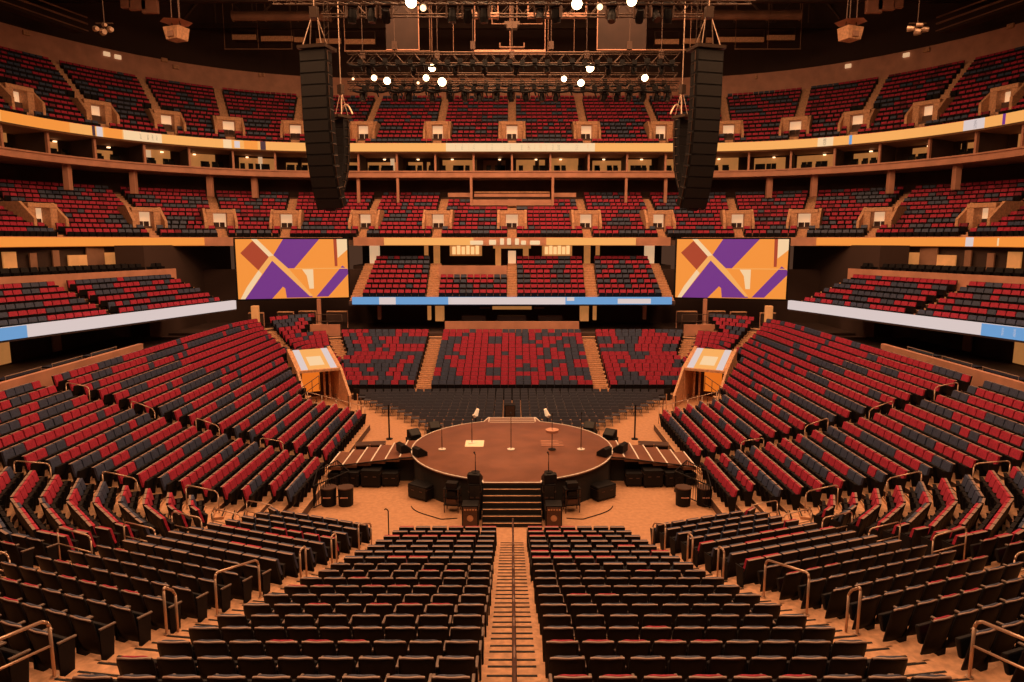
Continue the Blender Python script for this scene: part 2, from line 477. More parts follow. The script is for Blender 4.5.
# ------------------------------------------------------------------ middle tier
MD, MR_, MZ0 = .85, .388, 10.6
terrace('floor_middle_tier', ring2, 0, MD, 12, MZ0, MR_, CM, base=10.15)
def ringpt(cx, cy, Rr, sx, s, ang):
    "left side point of a ring at corner angle ang (deg)"
    a = R(ang); return (-cx-(Rr+sx*s)*sin(a), cy+(Rr+s)*cos(a)), (-sin(a), cos(a))
vom_mid = [((0, 61+2.0), (0, 1)), ((-6.75, 63), (0, 1)), ((-13.4, 63), (0, 1))]
for a in (11, 28.5, 47, 72): vom_mid.append(ringpt(17, 45, 16, 1, 2.0, a))
vom_up = [((0, 70.4), (0, 1)), ((-7.45, 70.4), (0, 1)), ((-14.9, 70.4), (0, 1))]
for a in (12, 28, 42, 57, 73): vom_up.append(ringpt(17, 48, 20, .65, 2.5, a))
def expand(v):
    out = []
    for (p, n) in v:
        out.append((p, n, 0 if p[0] == 0 else -1))
        if p[0] != 0: out.append(((-p[0], p[1]), (-n[0], n[1]), 1))
    return out
VM, VU = expand(vom_mid), expand(vom_up)
def make_blk(V, fwd, back, hw, aisle, depthmax):
    def blk(x, y, s):
        for (p, n, _) in V:
            dx, dy = x-p[0], y-p[1]
            al = dx*n[0]+dy*n[1]; pe = abs(dx*n[1]-dy*n[0])
            if pe < hw and -fwd < al < back: return True
            if pe < aisle and -4 < al < depthmax: return True
        return False
    return blk
blk_m0 = make_blk(VM, .3, 2.6, 1.35, .42, 9.5)
blk_u = make_blk(VU, .3, 2.6, 1.35, .42, 14)
def blk_m(x, y, s):
    if s > 5.9 and abs(x) < 3.9: return True
    if s > 7.5 and abs(x) < 6.4: return True
    return blk_m0(x, y, s)
for k in range(11):
    fill_row(ring2, MD*k, MZ0+MR_*k, blk_m, 'mid', k, lambda x, y: .74)
UD, UR, UZ0 = .85, .51, 19.12
terrace('floor_upper_tier', ring1, 0, UD, 15, UZ0, UR, CM, base=19.0)
for k in range(14):
    fill_row(ring1, UD*k, UZ0+UR*k, blk_u, 'up', k, lambda x, y: .72)

def vomitory(p, n, z, label, group, slope):
    e = empty('vomitory', (p[0], p[1], z), atan2(n[1], n[0])-pi/2, label, 'doorway', group)
    mb = MB()
    mb.box(-1.12, -.55, 0, 2.4, -.4, 1.6); mb.box(.55, 1.12, 0, 2.4, -.4, 1.6); mb.box(-1.12, 1.12, -.03, 2.4, 1.32, 1.66)
    bevel(mb.build('portal', M['conc'], e), .03, 1)
    for s in (-1, 1):
        w = MB(); x0, x1 = sorted((s*1.12, s*1.34))
        w.xprism([(-.75, -.8), (2.6, -.3), (2.6, 1.75), (.6, 1.75), (-.75, .55)], x0, x1)
        w.build('side_wall', M['conc'], e)
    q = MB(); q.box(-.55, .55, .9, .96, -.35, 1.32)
    q.build('glow_corridor_wall', M['cream'], e)  # panel glows by itself in place of corridor lighting
    d = MB()
    for s in (-1, 1): d.box(min(s*.03, s*.5), max(s*.03, s*.42), .8, .85, -.3, .55)
    d.build('double_door', M['dark2'], e)
    return e
def vlabel(side_, k, tier):
    if side_ == 0: return 'tan doorway portal in the %s tier seats, exactly on the centre line' % tier
    return 'tan doorway portal in the %s tier, %s one %s of the central portal' % (tier, ordinal(k), 'left' if side_ < 0 else 'right')
cnt = {-1: 0, 1: 0, 0: 0}
for (p, n, sd) in VM:
    cnt[sd] += 1; vomitory(p, n, MZ0+MR_*2.6, vlabel(sd, cnt[sd], 'middle'), 'portals of the middle tier', MR_/MD)
cnt = {-1: 0, 1: 0, 0: 0}
for (p, n, sd) in VU:
    cnt[sd] += 1; vomitory(p, n, UZ0+UR*3, vlabel(sd, cnt[sd], 'upper'), 'portals of the upper tier', UR/UD)
# stairs above and below each portal
def vstairs(V, path, tot, zf, depth, rise, tier, sv):
    cnt = {-1: 0, 1: 0, 0: 0}
    for (p, n, sd) in V:
        cnt[sd] += 1
        lab = 'narrow tan stairs of the %s tier running through %s' % (tier, 'the central portal' if sd == 0 else 'the %s portal %s of centre' % (ordinal(cnt[sd]), 'left' if sd < 0 else 'right'))
        a = (p[0]-n[0]*(sv+.6), p[1]-n[1]*(sv+.6)); b = (p[0]+n[0]*(tot*depth), p[1]+n[1]*(tot*depth))
        mb = MB()
        for k in range(tot):
            if 3 <= k <= 5: continue
            P = path(depth*k); dx, dy = b[0]-a[0], b[1]-a[1]
            for i in range(len(P)-1):
                q, r = P[i], P[i+1]; ex, ey = r[0]-q[0], r[1]-q[1]; den = dx*ey-dy*ex
                if abs(den) < 1e-9: continue
                t = ((q[0]-a[0])*ey-(q[1]-a[1])*ex)/den; u = ((q[0]-a[0])*dy-(q[1]-a[1])*dx)/den
                if 0 <= u <= 1 and -.05 <= t <= 1.05:
                    x, y = a[0]+dx*t, a[1]+dy*t; z = zf(k); h = depth/2
                    mb.obox((x+n[0]*h*1.5, y+n[1]*h*1.5), (-n[1], n[0]), .8, h, z-.02, z+rise/2)
                    if k > 0: mb.obox((x-n[0]*.015, y-n[1]*.015), (-n[1], n[0]), .86, .03, z-rise, z)
                    break
        if mb.f: tag(mb.build('aisle_stairs', M['conc']), lab, 'stairs', 'aisle stairs of the %s tier' % tier)
vstairs(VM, ring2, 11, lambda k: MZ0+MR_*k, MD, MR_, 'middle', 2.0)
vstairs(VU, ring1, 15, lambda k: UZ0+UR*k, UD, UR, 'upper', 2.5)

# ------------------------------------------------------------------ fascias, boards and back walls
def pathpart(P, Nn, test):
    idx = [i for i, p in enumerate(P) if test(p)]
    return [P[i] for i in idx], [Nn[i] for i in idx]
def dense(P, Nn, step=.5):
    A, B = [], []
    for i in range(len(P)-1):
        L = hypot(P[i+1][0]-P[i][0], P[i+1][1]-P[i][1]); n = max(1, int(L/step))
        for k in range(n):
            t = k/n
            A.append((P[i][0]+(P[i+1][0]-P[i][0])*t, P[i][1]+(P[i+1][1]-P[i][1])*t))
            nx = Nn[i][0]+(Nn[i+1][0]-Nn[i][0])*t; ny = Nn[i][1]+(Nn[i+1][1]-Nn[i][1])*t; l = hypot(nx, ny)
            B.append((nx/l, ny/l))
    A.append(P[-1]); B.append(Nn[-1]); return A, B
def off(P, Nn, d): return [(p[0]+n[0]*d, p[1]+n[1]*d) for p, n in zip(P, Nn)]
def px_range(P, Nn, z, x0, x1):
    "stretch of a plan line seen between two picture columns"
    A, B = [], []
    for p, n in zip(P, Nn):
        q = proj(p[0], p[1], z)
        if q[2] > 1 and x0 <= q[0] <= x1: A.append(p); B.append(n)
    return A, B
def board(name, P, Nn, z0, z1, m, label, marks, group=None):
    D, DN = dense(P, Nn, .12)
    P = off(P, Nn, -.07); D = off(D, DN, -.07)
    e = MB(); e.strip(P, Nn, z0, z1, .29)
    o = e.build(name, m); tag(o, label, 'led board', group)
    zm = (z0+z1)/2
    for (x0, x1, f0, f1, mm) in marks:
        A, B = px_range(D, DN, zm, x0, x1)
        if len(A) < 2: continue
        q = MB(); q.strip(off(A, B, -.015), B, z0+(z1-z0)*f0, z0+(z1-z0)*f1, .03)
        q.build('lit_segment', mm, o)
    return o
P, Nn = ring1(0), normals(ring1, 0)
P, Nn = dense(P, Nn, 1.5)
marks = [(0, 70, 0, 1, M['led_or']), (92, 96, 0, 1, M['led_dk']), (96, 104, 0, 1, M['led_wh']), (104, 122, 0, 1, M['led_or']), (122, 163, 0, 1, M['led_cr'])]
random.seed(3)
for x in range(139, 160, 4): marks.append((x, x+2.4, .2, .8, M['led_dk']))
marks += [(222, 232, 0, 1, M['led_cr']), (234, 240, .1, .9, M['led_wh']), (244, 258, 0, 1, M['led_or']), (260, 266, 0, 1, M['led_dk'])]
marks += [(445, 596, 0, 1, M['led_cr'])]
for x in range(449, 592, 6): marks.append((x, x+random.uniform(1.2, 3.6), .2, .85, random.choice([M['led_dk'], M['led_dk'], M['led_rd'], M['led_or']])))
marks += [(817, 834, 0, 1, M['led_cr']), (822, 827, .1, .9, M['led_dk']), (848, 853, 0, 1, M['led_bl']), (963, 985, 0, 1, M['led_wh']), (974, 978, .1, .9, M['led_dk']), (1002, 1007, 0, 1, M['led_pu'])]
board('led_ribbon_board', P, Nn, 19.08, 19.85, M['led_or2'], 'long curved orange ribbon board along the front of the upper tier', marks)
# suite ledge under it
e = MB(); e.strip(off(P, Nn, -.35), Nn, 16.6, 17.15, .9); e.strip(off(P, Nn, -.45), Nn, 17.1, 17.22, .2)
struct(e, 'trim_1', M['fascia'])
e = MB(); e.strip(off(P, Nn, 0.1), Nn, 16.62, 16.95, 4.8); struct(e, 'floor_suites', M['concd'])
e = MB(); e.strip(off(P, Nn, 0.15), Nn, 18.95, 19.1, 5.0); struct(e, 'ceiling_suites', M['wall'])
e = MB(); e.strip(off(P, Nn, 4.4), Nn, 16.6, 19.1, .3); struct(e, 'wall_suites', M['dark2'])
# suite fittings: dividers, lit rooms
D, DN = dense(ring1(0), normals(ring1, 0), .25)
mid = len(D)//2
acc = 0; last = None
divs = []
def walk(sgn):
    i = mid; acc = 0; res = []
    while 0 < i < len(D)-1:
        j = i+sgn; acc += hypot(D[j][0]-D[i][0], D[j][1]-D[i][1]); i = j; res.append((acc, i))
    return res
WL = {-1: walk(-1), 1: walk(1)}
def at_len(d):
    if abs(d) < .01: return D[mid], (0, 1)
    for a, i in WL[1 if d > 0 else -1]:
        if a >= abs(d): return D[i], DN[i]
    return None
rnd = random.Random(11)
dk = []
k = 0
for q in [x*3.75 for x in range(-16, 17)]:
    r = at_len(q)
    if not r: continue
    (x, y), (nx, ny) = r
    if y < 46: continue
    e = empty('suite_divider', (x+nx*.5, y+ny*.5, 16.95), atan2(ny, nx)-pi/2,
              'slim tan divider post between suites, %s' % ('on the centre line' if q == 0 else '%s one %s of centre' % (ordinal(int(abs(q)/3.75)), 'left' if q < 0 else 'right')), 'post', 'divider posts of the suite ring')
    m = MB(); m.box(-.09, .09, 0, .3, 0, 2.0); m.build('post_shaft', M['fascia'], e)
    m = MB(); m.box(-.04, .04, .3, 3.7, 0, 2.0); m.build('glass_fin', M['dark2'], e)
    q2 = q+1.87
    r = at_len(q2)
    if r:
        (x, y), (nx, ny) = r; k += 1
        e = empty('suite_room', (x+nx*3.6, y+ny*3.6, 16.95), atan2(ny, nx)-pi/2,
                  'suite room behind the upper ledge, %s bay %s of the centre post' % (ordinal(int(abs(q2)/3.75)+1), 'left' if q2 < 0 else 'right'), 'suite', 'suite rooms under the upper tier')
        w = rnd.uniform(2.2, 3.5); hgt = rnd.uniform(1.2, 1.85); xo = rnd.uniform(-.4, .4)
        m = MB(); m.box(xo-w/2, xo+w/2, .5, .7, .2, .2+hgt); m.build('lit_back_wall', M['warmlit'] if rnd.random() < .85 else M['wall'], e)  # glow in the wall material replaces the room light of the suite
        m = MB()
        for c in range(rnd.randint(4, 7)):
            cx = rnd.uniform(-1.3, 1.3); m.box(cx-.22, cx+.22, -.4, 0.1, .3, .95); m.box(cx-.22, cx+.22, -.05, .05, .9, 1.2)
        m.build('lounge_chairs', M['black'], e)
        m = MB(); cx = rnd.uniform(-1, 1); m.box(cx-.12, cx+.12, .1, .3, 1.75, 1.85); m.build('downlight', M['lampd'], e)
        if rnd.random() < .5:
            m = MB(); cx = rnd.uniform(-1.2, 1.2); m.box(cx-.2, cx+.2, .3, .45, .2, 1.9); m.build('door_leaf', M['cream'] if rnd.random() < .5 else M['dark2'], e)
# club level boards on ring 2
P2, N2 = dense(ring2(0), normals(ring2, 0), 1.0)
e = MB()
A, B = pathpart(P2, N2, lambda p: abs(p[0]) < 14.8)
A = off(A, B, -.08); e.strip(A, B, 10.12, 10.85, .25); A, B = pathpart(P2, N2, lambda p: p[0] < -14.5); A = off(A, B, -.08); e.strip(A, B, 10.12, 10.85, .25)
A, B = pathpart(P2, N2, lambda p: p[0] > 14.5); A = off(A, B, -.08); e.strip(A, B, 10.12, 10.85, .25)
struct(e, 'trim_2', M['fascia'])
D2, DN2 = dense(ring2(0), normals(ring2, 0), .12)
D2 = off(D2, DN2, -.16)
def board2(x0, x1, label, marks, z0=10.16, z1=10.80, m='led_or'):
    A, B = px_range(D2, DN2, 10.5, x0, x1)
    return board('led_ribbon_board', A, B, z0, z1, M[m], label, marks, None)
board2(-400, 205, 'plain orange ribbon board on the left wing of the middle tier', [])
board2(815, 1500, 'orange ribbon board with small white lettering on the right wing of the middle tier', [(965, 974, 0, 1, M['led_wh'])]+[(x, x+2, .1, .9, M['led_cr'] if x % 2 else M['led_dk']) for x in range(977, 1003, 4)])
board2(383, 474, 'short orange ribbon board left of the central bar sign', [], m='led_or2')
board2(546, 637, 'short orange ribbon board right of the central bar sign', [], m='led_or2')
# lower boards
PM = [(-12.95, 55.25), (-6, 55.25), (0, 55.25), (6, 55.25), (12.95, 55.25)]; NM = [(0, 1)]*5
board('led_ribbon_board', PM, NM, 5.45, 6.03, M['led_bl'], 'straight blue and white ribbon board below the far club tier',
      [(379, 396, 0, 1, M['led_wh']), (447, 566, 0, 1, M['led_wh']), (452, 470, .2, .8, M['led_wh']), (566, 575, .5, 1, M['led_wh']), (617, 652, .1, .8, M['led_wh'])])
for sg, pf, lb in ((-1, wl, 'left'), (1, wr, 'right')):
    Pw, Nw = dense(pf(-.2), normals(pf, -.2), 1.0)
    if sg < 0: mk = [(-50, 29, 0, 1, M['led_bl'])]+[(x, x+2.4, .15, .9, M['led_wh']) for x in range(1, 28, 5)]
    else: mk = [(980, 1100, 0, 1, M['led_bl'])]+[(x, x+3, .2, .85, M['led_wh']) for x in range(995, 1024, 6)]
    board('led_ribbon_board', Pw, Nw, 5.42, 6.08, M['led_wh'], 'curved white ribbon board with blue end below the %s club wing' % lb, mk)

# club boxes behind the club tier, below ring 2
def backs(pf, s, z0, z1, t, name, m, test=lambda p: True):
    A, B = dense(pf(s), normals(pf, s), 1.0); A, B = pathpart(A, B, test)
    e = MB(); e.strip(A, B, z0, z1, t); return struct(e, name, m)
for pf, nm in ((wl, 'left'), (wr, 'right')):
    sg = -1 if nm == 'left' else 1
    backs(pf, 5.25, 7.0, 8.42, .2, 'wall_parapet_'+nm, M['fascia'])
    backs(pf, 5.5, 7.85, 7.97, 5.0, 'floor_boxes_'+nm, M['dark2'])
    backs(pf, 10.2, 7.8, 10.3, .2, 'wall_boxes_'+nm, M['dark2'])
    A, B = dense(pf(9.9), normals(pf, 9.9), .5)
    k = 0; rnd = random.Random(5)
    for i in range(3, len(A)-2, 3):
        k += 1
        e = MB(); w = rnd.choice((.5, .9, 1.5)); tx, ty = -B[i][1], B[i][0]
        e.obox(A[i], (tx, ty), w, .12, 8.0, rnd.uniform(9.5, 10.1))
        tag(e.build('doorway_glow_panel', M['warmlit'] if rnd.random() < .7 else M['wall']), 'glowing warm wall panel in the %s club boxes, %s one out from the video screen' % (nm, ordinal(k)), 'panel', 'lit panels of the club boxes')  # mostly self-lit panels standing in for lit doorways
    for kk, ss in enumerate((6.0, 7.0)):
        fill_row(pf, ss, 7.97, lambda x, y, s: False, 'box', kk, lambda x, y: 0.0, spacing=.62)
e = MB(); e.box(-14.4, 14.4, 62.3, 66.5, 8.0, 8.35); struct(e, 'floor_boxes_middle', M['dark2'])
e = MB(); e.box(-14.4, 14.4, 66.3, 66.6, 8.0, 10.9); struct(e, 'wall_boxes_middle', M['dark2'])
# ceiling slabs under middle tier
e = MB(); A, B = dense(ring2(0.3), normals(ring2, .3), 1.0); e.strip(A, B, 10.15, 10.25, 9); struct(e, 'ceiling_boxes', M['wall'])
e = MB(); e.box(-6.3, -.45, 59.0, 59.2, 6.9, 8.44); e.box(.45, 6.3, 62.3, 62.4, 8.1, 8.45); e.box(-12.4, -7.4, 62.3, 62.4, 8.1, 8.4); e.box(7.4, 12.4, 62.3, 62.4, 8.1, 8.4)
struct(e, 'trim_3', M['fascia'])
for kk in range(2):
    fill_row(lambda s: [(-13.6, 62.6+s), (-7.5, 62.6+s), (7.5, 62.6+s), (13.6, 62.6+s)], kk*.9, 8.35, lambda x, y, s: abs(x) < 7.6, 'box', kk, lambda x, y: 0.0, spacing=.62)
# central bar: shelves and sign
e = empty('bar_display', (0, 62.6, 8.35), 0, 'brightly lit bar with cream shelf units in the middle of the club level', 'bar')
for x0, x1, z0, z1, mm in ((-5.6, -3.0, .9, 1.9, 'window'), (3.0, 5.4, .9, 1.9, 'window'), (-5.8, -2.8, .8, 2.0, 'warmlit'), (2.8, 5.6, .8, 2.0, 'warmlit')):
    m = MB(); dz = 1.4 if mm == 'window' else 1.6
    if mm == 'window':
        for q in range(6):
            xx = x0+(x1-x0)*q/6; m.box(xx+.05, xx+.36, dz, dz+.1, z0+.05, z0+.75+.2*(q % 2))
    else: m.box(x0, x1, dz, dz+.1, z0, z1)
    m.build('shelf_unit', M[mm], e)
m = MB(); m.box(-1.5, -1.0, -.4, 0, -.4, 1.5); m.box(1.0, 1.5, -.4, 0, -.4, 1.5); m.box(-1.7, 1.7, -.5, 0, 1.5, 1.8); m.build('portal_frame', M['warmlit'], e)
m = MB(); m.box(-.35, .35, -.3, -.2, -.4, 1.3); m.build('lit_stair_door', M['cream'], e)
e = empty('lit_sign', (0, 60.6, 10.15), 0, 'row of cream glowing sign blobs between the two short orange boards', 'sign')
for (x0, x1) in ((470, 484), (489, 497), (500, 505), (507, 512), (515, 520), (521, 527), (530, 541)):
    a = at(x0, 242, 60.5)[0]; b2 = at(x1-1, 242, 60.5)[0]
    m = MB(); h = random.uniform(.35, .6); m.box(a, b2, 0, .1, .05, .05+h); bevel(m.build('sign_letter', M['led_cr'], e), .05, 2)
# columns in the box level and below
def column(x, y, z0, z1, w, label, lit=False):
    m = MB(); m.box(x-w/2, x+w/2, y-w/2, y+w/2, z0, z1)
    o = bevel(m.build('support_column', M['cream' if lit == 2 else ('warmlit' if lit else 'fascia')]), .03, 1); tag(o, label, 'column', 'support columns')  # lit shafts glow themselves, in place of light falling on them
    o['kind'] = 'thing'
for sgn, nm in ((-1, 'left'), (1, 'right')):
    column(sgn*6.9, 63.2, 8.35, 10.15, .55, 'warm lit column of the far club boxes, %s of the bar' % nm, True)
    column(sgn*7.9, 63.5, 8.35, 10.15, .35, 'thin lit column of the far club boxes, outer side, %s' % nm, True)
    column(sgn*12.6, 63.2, 8.35, 10.15, .8, 'cream lit column of the far club boxes near the %s video screen' % nm, 2)
    column(sgn*6.05, 57.0, 3.9, 5.5, .7, 'lit column under the blue board, %s of the far centre block' % nm, True)
    column(sgn*7.0, 57.6, 3.9, 5.5, .3, 'thin column under the blue board, outer side, %s' % nm, True)
    column(sgn*11.3, 58, 3.9, 5.5, .3, 'thin column under the blue board beside the %s video screen' % nm)
    column(sgn*20.2, 53.5, 3.6, 5.5, .5, 'short tan column under the %s end of the white board' % nm, True)
    column(sgn*16.3, 57.5, 3.6, 5.7, .3, 'thin tan column in the dark gap below the %s video screen' % nm)
    column(sgn*3.95, 67.6, 13.9, 16.65, .25, 'tan post below the suite ledge %s of the press box' % nm)
    column(sgn*11.1, 67.9, 14.2, 16.65, .25, 'tan post below the suite ledge far %s' % nm)
    column(sgn*15.0, 68.2, 14.2, 16.65, .3, 'tan post below the suite ledge, behind the %s speaker hang' % nm)
    for j, ang in enumerate((22, 33, 51, 66)):
        (x, y), n_ = ringpt(17, 48, 20, 1, .6, ang); x *= -sgn
        column(-abs(x) if sgn < 0 else abs(x), y, 14.6, 16.65, .5, 'square tan post under the curved suite ledge, %s from the %s speaker hang' % (ordinal(j+1), nm))

# back walls of the lower bowl
for sgn, nm in ((-1, 'left'), (1, 'right')):
    e = MB(); X = sgn*21.2
    e.box(min(X, X+sgn*.25), max(X, X+sgn*.25), 12, 38.8, 3.6, 4.72); struct(e, 'wall_side_'+nm, M['fascia'])
    e = MB(); e.box(min(X, X+sgn*8), max(X, X+sgn*8), 12, 50, 3.3, 3.5); struct(e, 'floor_concourse_'+nm, M['dark2'])
    e = MB(); X2 = sgn*29.2; e.box(min(X2, X2+sgn*.3), max(X2, X2+sgn*.3), 12, 54, 0, 5.3); struct(e, 'wall_concourse_'+nm, M['dark2'])
    # under slab of the club wing
    A, B = dense((wl if sgn < 0 else wr)(-.2), normals(wl if sgn < 0 else wr, -.2), 1.0)
    e = MB(); e.strip(A, B, 5.3, 5.42, 8.5); struct(e, 'ceiling_wing_'+nm, M['dark2'])
    # side suites: table row, panels
    for j, (yy, w) in enumerate(((24, 1.5), (27.5, 2.2), (31, 1.6), (34.5, 2.4), (38.2, 1.4), (43, .8))):
        m = MB(); x = sgn*28.95; m.box(min(x, x+sgn*.1), max(x, x+sgn*.1), yy-w/2, yy+w/2, 3.6, 4.9+.2*(j % 2))
        tag(m.build('suite_wall_panel', M['wall'] if j % 2 else M['warmlit']), 'dim wall panel behind the %s side parapet, %s from the near end' % (nm, ordinal(j+1)), 'panel', 'panels behind the side parapets')  # plain wall panels; every other one glows in place of room light
    for j in range(5):
        yy = 24.5+3.1*j; e = empty('bar_counter', (sgn*22.6, yy, 3.5), 0, 'dark counter with pale rail behind the %s side parapet, %s from the near end' % (nm, ordinal(j+1)), 'counter', 'counters behind the side parapets')
        m = MB(); m.box(-.25, .25, -1.2, 1.2, .95, 1.02); m.build('counter_top', M['black'], e)
        m = MB(); m.box(-.02, .02, -1.2, 1.2, .0, .95); m.build('counter_front', M['dark2'], e)
        m = MB(); m.tube((-sgn*.27, -1.2, 1.15), (-sgn*.27, 1.2, 1.15), .02, 6); m.tube((-sgn*.27, -1.15, 0), (-sgn*.27, -1.15, 1.15), .015, 6); m.tube((-sgn*.27, 1.15, 0), (-sgn*.27, 1.15, 1.15), .015, 6); m.build('counter_rail', M['rail'], e)
    # corner wall behind the far corner seats
    e = MB(); e.box(min(sgn*13.9, sgn*19.0), max(sgn*13.9, sgn*19.0), 54.7, 54.9, 2.9, 3.85); struct(e, 'wall_corner_'+nm, M['fascia'])
e = MB(); e.box(-5.4, 5.4, 54.6, 54.8, 2.8, 4.12); struct(e, 'wall_far_parapet', M['fascia'])
e = MB(); e.box(-29, 29, 54.75, 62, 2.95, 3.15); struct(e, 'floor_concourse_far', M['dark2'])
e = MB()
for x0, x1 in ((-10.6, -6.7), (-5.4, 5.4), (6.7, 10.6)): e.box(x0, x1, 44.62, 44.72, 0, .78)
struct(e, 'trim_4', M['black'])
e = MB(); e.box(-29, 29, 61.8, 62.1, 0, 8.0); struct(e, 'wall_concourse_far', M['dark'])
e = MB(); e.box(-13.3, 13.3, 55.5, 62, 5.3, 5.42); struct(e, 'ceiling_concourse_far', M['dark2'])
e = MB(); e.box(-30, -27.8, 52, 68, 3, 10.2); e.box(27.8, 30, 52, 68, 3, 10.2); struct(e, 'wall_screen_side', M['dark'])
# far concourse: press tables and dim sign
for j, (x, w, lab) in enumerate(((-3.2, 2.0, 'left'), (0, 2.4, 'middle'), (3.2, 2.0, 'right'))):
    e = empty('press_table', (x, 57.0, 3.3), 0, 'dark press table behind the far parapet wall, the %s of three' % lab, 'table', 'press tables behind the far parapet')
    m = MB(); m.box(-w/2, w/2, -.3, .3, 1.0, 1.06); m.build('table_top', M['steel'], e)
    m = MB(); m.box(-w/2, w/2, -.28, -.24, .2, 1.0); m.build('front_board', M['dark2'], e)
    for sx in (-1, 1):
        m = MB(); m.box(sx*w/2*.95-.03, sx*w/2*.95+.03, -.2, .2, 0, 1.0); m.build('leg', M['black'], e)
e = empty('dim_sign', (0, 59, 4.55), 0, 'dim brown sign board under the blue ribbon board, on the centre line', 'sign')
m = MB(); m.box(-1.7, 1.7, 0, .08, .1, .38); m.build('sign_board', M['warmlit'], e)
m = MB(); m.box(-2.8, -1.9, 0, .08, .16, .3); m.box(1.9, 2.8, 0, .08, .16, .3); m.build('side_board', M['wall'], e)
# press box with rails on the middle tier centre
e = empty('press_box', (0, 67.6, 13.95), 0, 'tan railed press box platform under the suite ledge at centre', 'press box')
m = MB(); m.box(-3.9, 3.9, 0, .12, 0, .55); m.build('front_wall', M['fascia'], e)
m = MB(); m.box(-3.7, 3.7, .6, .75, .85, 1.15); m.build('desk_front', M['fascia'], e)
m = MB(); m.box(-3.7, 3.7, .5, .62, 1.24, 1.34); m.build('desk_edge', M['conc'], e)
m = MB(); m.box(-6.3, -4.1, .9, 1.05, .85, 1.25); m.box(4.1, 6.3, .9, 1.05, .85, 1.25); m.build('side_panel', M['fascia'], e)
# wall behind the middle tier
e = MB(); A, B = dense(ring2(10.0), normals(ring2, 10.0), 1.0); e.strip(A, B, 14.0, 17.0, .3); struct(e, 'wall_middle_back', M['dark2'])
# wall above the upper tier, dark wall to the roof
e = MB(); A, B = dense(ring1(12.75), normals(ring1, 12.75), 1.0)
e.strip(A, B, 26.0, 28.75, .3); struct(e, 'wall_upper_back', M['fascia'])
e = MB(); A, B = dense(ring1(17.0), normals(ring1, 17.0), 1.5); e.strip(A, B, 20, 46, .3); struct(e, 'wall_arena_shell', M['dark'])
# small wall lamps on the upper wall
for j, (px, py) in enumerate(((175, 67), (164, 60), (106, 54), (118, 57), (260, 75), (265, 75), (757, 77), (848, 66), (905, 55), (925, 50), (1010, 26), (27, 33))):
    best = None
    for (x, y), (nx, ny) in zip(*dense(ring1(12.6), normals(ring1, 12.6), .2)):
        q = proj(x, y, 28.0)
        if best is None or abs(q[0]-px) < best[0]: best = (abs(q[0]-px), x, y, nx, ny)
    _, x, y, nx, ny = best
    z = at(px, py, y)[2]
    e = MB(); e.obox((x, y), (-ny, nx), .6 if j not in (4, 5, 6) else .25, .2, z-.2, z+.2)
    o = bevel(e.build('wall_fixture', M['cream' if j in (2, 3, 7, 8) else 'conc']), .05, 2)
    tag(o, 'small pale box fixture on the brown wall above the upper tier, %s from the left' % ordinal(1+sorted((175, 164, 106, 118, 260, 265, 757, 848, 905, 925, 1010, 27)).index(px)), 'fixture', 'fixtures on the upper wall'); o['kind'] = 'thing'

# ------------------------------------------------------------------ video screens
def screen(sg, nm):
    L0 = (-22.55, 56.2); R0 = (-13.95, 58.3)
    ang = atan2(R0[1]-L0[1], R0[0]-L0[0]); W = hypot(R0[0]-L0[0], R0[1]-L0[1]); H = 4.9
    cx, cy = (L0[0]+R0[0])/2, (L0[1]+R0[1])/2
    e = empty('video_screen', (cx*(-sg), cy, 5.78), ang*(-sg) if sg > 0 else ang,
              'large %s video screen with purple and orange geometric shapes' % nm, 'video screen', 'pair of large video screens')
    b = MB(); b.box(-W/2-.15, W/2+.15, .05, 1.2, -.15, H+.12); b.build('screen_housing', M['black'], e)
    b = MB(); b.box(-W/2, W/2, 0, .06, 0, H); b.build('display_panel', M['led_or'], e)
    # pattern laid out as in the photograph, u along the width, v downwards (0..1)
    pats = [('led_pu', [(.42, 0), (.745, 0), (.51, .49), (.445, .49), (.325, .275)]),
            ('led_pu', [(.315, .36), (.67, .99), (.43, .99), (.42, .83), (.40, .80), (.30, 1.0), (.06, 1.0)]),
            ('led_pu', [(.70, .98), (.95, .45), (1.0, .52), (1.0, .60), (.81, .98)]),
            ('led_rd', [(.15, .03), (.29, .29), (.19, .52), (.04, .23)]),
            ('led_cr', [(.14, 0), (.19, 0), (.33, .27), (.30, .32)]),
            ('led_cr', [(.19, .52), (.22, .58), (.06, 1.0), (.02, 1.0), (.08, .8)]),
            ('led_or2', [(.29, .29), (.33, .27), (.46, .50), (.67, .97), (.64, .97), (.315, .36), (.22, .58), (.19, .52)]),
            ('led_cr', [(.58, .51), (.68, .51), (.68, .84), (.64, .84), (.62, .62)]),
            ('led_cr', [(.905, 0), (1.0, 0), (1.0, .18), (.91, .32)]),
            ('led_rd', [(.875, 0), (.905, 0), (.905, .46), (.88, .46)]),
            ('led_or2', [(.51, .49), (.995, .49), (.995, .505), (.51, .505)])]
    if sg < 0: pass
    for j, (mm, pts) in enumerate(pats):
        q = MB(); n = len(pts); d = .012+.004*j
        fr = [(-W/2+u*W, -d, H*(1-v)) for u, v in pts]
        q.poly(fr); q.poly([(x, .0, z) for x, y, z in reversed(fr)])
        for k in range(n):
            a, b2 = fr[k], fr[(k+1) % n]
            q.quad(a, b2, (b2[0], 0, b2[2]), (a[0], 0, a[2]))
        q.build('picture_shape', M[mm], e)
    return e
screen(-1, 'left'); screen(1, 'right')
